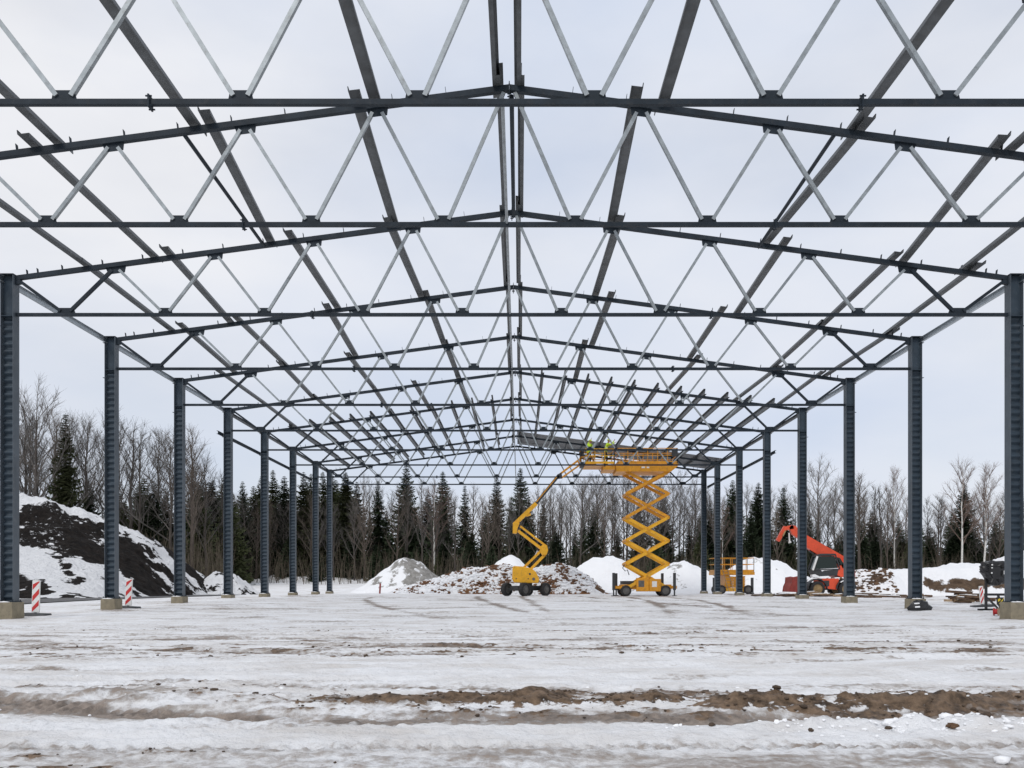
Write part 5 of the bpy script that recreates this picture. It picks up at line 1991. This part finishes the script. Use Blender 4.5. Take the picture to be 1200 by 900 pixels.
plant('spruce_tree', SPR[3], 778, 576, 120, 'dark spruce seen through the scissor lift arms', 'tree', wide=.9)
plant('spruce_tree', SPR[2], 695, 588, 121, 'dark spruce halfway between the two lifts', 'tree', wide=1.1)
plant('birch_tree', BIRCH[0], 847, 590, 108, 'pale birch seen between the two farthest right columns', 'tree', wide=.9)


PEND = []


def belt(n, x0, x1, tops, Ys, pool, kind, look, group, wide=(.85, 1.2), jit=9):
    for k in range(n):
        px = x0 + (x1 - x0) * (k + rt.uniform(.1, .9)) / n
        t = plant(kind, rt.choice(pool), px, np.interp(px, *tops) + rt.uniform(-jit, jit), rt.uniform(*Ys), None, 'tree', group, wide=rt.uniform(*wide))
        PEND.append((px, look, t))


GAPS = [(-99, 12, 'left of the nearest left column'), (12, 130, 'between first and second left columns'), (130, 209, 'between second and third left columns'),
        (209, 267, 'between third and fourth left columns'), (267, 309, 'between fourth and fifth left columns'),
        (309, 343, 'between fifth and sixth left columns'), (343, 388, 'behind the three farthest left columns'),
        (388, 432, 'just right of the farthest left column'), (432, 520, 'above the gravel mound'), (520, 600, 'above the rubble heap'),
        (600, 650, 'behind the boom lift'), (650, 722, 'between the two raised lifts'), (722, 790, 'behind the tall scissor lift'),
        (790, 829, 'left of the farthest right column'), (829, 868, 'behind the three farthest right columns'),
        (868, 900, 'between fifth and sixth right columns'), (900, 940, 'between fourth and fifth right columns'),
        (940, 995, 'between third and fourth right columns'), (995, 1072, 'between second and third right columns'),
        (1072, 1188, 'between first and second right columns'), (1188, 1400, 'right of the nearest right column')]


def name_trees():
    for look in sorted({q[1] for q in PEND}):
        for g0_, g1_, gn in GAPS:
            row = sorted([q for q in PEND if q[1] == look and g0_ <= q[0] < g1_], key=lambda q: q[0])
            for k, q in enumerate(row):
                n = 'only' if len(row) == 1 else 'leftmost' if k == 0 else 'rightmost' if k == len(row) - 1 else ORD[k] + ' from left'
                q[2]['label'] = f'{n} {look} in the wood {gn}' if 'from' not in n else f'{look}, {n}, in the wood {gn}'


BW = BARE
# left wood, close behind the black mound
tl_ = ([0, 60, 130, 200, 260], [485, 492, 497, 510, 545])
belt(19, -15, 262, tl_, (88, 104), [BW[0], BW[1], BW[2], BW[3], BW[6], BW[7]], 'bare_tree', 'tall bare tree', 'bare trees of the wood', jit=14)
belt(13, 100, 270, ([0, 270], [575, 585]), (90, 108), [SPR[6], SPR[7], SPR[3], SPR[4]], 'spruce_tree', 'young spruce', 'young spruces of the wood', jit=22)
# behind the far left columns
belt(17, 235, 425, ([240, 300, 350, 425], [572, 558, 562, 560]), (112, 128), [SPR[1], SPR[3], SPR[4], SPR[0]], 'spruce_tree', 'tall spruce', 'spruces of the wood', jit=12)
belt(20, 225, 430, ([240, 430], [600, 580]), (104, 116), [BW[2], BW[3], BW[5], BW[7], BW[8]], 'bare_tree', 'slender bare tree', 'bare trees of the wood', jit=18, wide=(.8, 1.1))
# middle
belt(12, 425, 645, ([425, 645], [585, 580]), (120, 136), [SPR[0], SPR[2], SPR[3], SPR[5]], 'spruce_tree', 'tall spruce', 'spruces of the wood', jit=16)
belt(20, 415, 650, ([415, 650], [572, 576]), (106, 124), [BW[1], BW[2], BW[3], BW[6], BW[8]], 'bare_tree', 'tall bare tree', 'bare trees of the wood', jit=14, wide=(.7, 1.0))
# behind the scissor lift
belt(30, 635, 830, ([635, 700, 760, 830], [582, 570, 566, 572]), (106, 140), [BW[1], BW[2], BW[3], BW[5], BW[6], BW[8]], 'bare_tree', 'tall bare tree', 'bare trees of the wood', jit=12, wide=(.75, 1.1))
belt(10, 640, 830, ([635, 830], [612, 605]), (116, 140), [SPR[2], SPR[3], SPR[5]], 'spruce_tree', 'tall spruce', 'spruces of the wood', jit=14)
# right of the hall
belt(44, 825, 1230, ([825, 900, 960, 1040, 1100, 1230], [590, 580, 572, 582, 592, 584]), (104, 140), [BW[0], BW[1], BW[3], BW[4], BW[6], BW[7], BW[8]], 'bare_tree', 'tall bare tree', 'bare trees of the wood', jit=14, wide=(.8, 1.2))
belt(26, 830, 1230, ([830, 1000, 1230], [603, 615, 615]), (108, 136), [SPR[0], SPR[3], SPR[6], SPR[2]], 'spruce_tree', 'tall spruce', 'spruces of the wood', jit=18, wide=(.9, 1.2))
# young spruces at the edge of the wood
belt(36, 240, 1010, ([240, 1010], [636, 632]), (106, 118), [SPR[6], SPR[7], SPR[6]], 'spruce_tree', 'young spruce', 'young spruces of the wood', jit=14, wide=(1.0, 1.5))
belt(12, 1010, 1230, ([1010, 1230], [630, 630]), (108, 118), [SPR[6], SPR[7], SPR[6]], 'spruce_tree', 'young spruce', 'young spruces of the wood', jit=14, wide=(1.0, 1.5))
name_trees()

# ---- underbrush between the trunks: a mass of thin stems
rg = random.Random(99)
mb = MB()
for k in range(5200):
    Y = rg.uniform(102, 128)
    px = rg.uniform(200, 1230)
    x = CAMX + (px - 608.9) * Y / FPX
    z = float(np.interp(Y, _gy_k, _gz_k)) - .1
    h = rg.uniform(1.0, 4.2) * (1 if rg.random() < .7 else 1.35)
    lx, ly = rg.uniform(-.25, .25) * h, rg.uniform(-.25, .25) * h
    top = Vector((x + lx, Y + ly, z + h))
    mb.tube([(x, Y, z), (x + lx * .4, Y + ly * .4, z + h * .5), top], [.028, .02, .008], 3, False)
    for j in range(3):
        s = Vector((x, Y, z)).lerp(top, rg.uniform(.35, .9))
        mb.tube([s, s + Vector((rg.uniform(-.6, .6), rg.uniform(-.6, .6), rg.uniform(.2, .9)))], [.014, .007], 3, False)
tag(mb.build('underbrush', 'brush_twig'), 'brown leafless underbrush between the trunks of the wood', 'underbrush', kind='stuff')
mb = MB()
for k in range(1500):
    Y = rg.uniform(84, 100)
    x = CAMX + (rg.uniform(-20, 270) - 608.9) * Y / FPX
    z = float(np.interp(Y, _gy_k, _gz_k)) - .1
    h = rg.uniform(2, 6.5)
    lx, ly = rg.uniform(-.2, .2) * h, rg.uniform(-.2, .2) * h
    top = Vector((x + lx, Y + ly, z + h))
    mb.tube([(x, Y, z), (x + lx * .4, Y + ly * .4, z + h * .5), top], [.028, .02, .008], 3, False)
    for j in range(3):
        s = Vector((x, Y, z)).lerp(top, rg.uniform(.35, .9))
        mb.tube([s, s + Vector((rg.uniform(-.6, .6), rg.uniform(-.6, .6), rg.uniform(.2, .9)))], [.014, .007], 3, False)
tag(mb.build('underbrush', 'brush_twig'), 'grey brown underbrush behind the black mound', 'underbrush', kind='stuff')
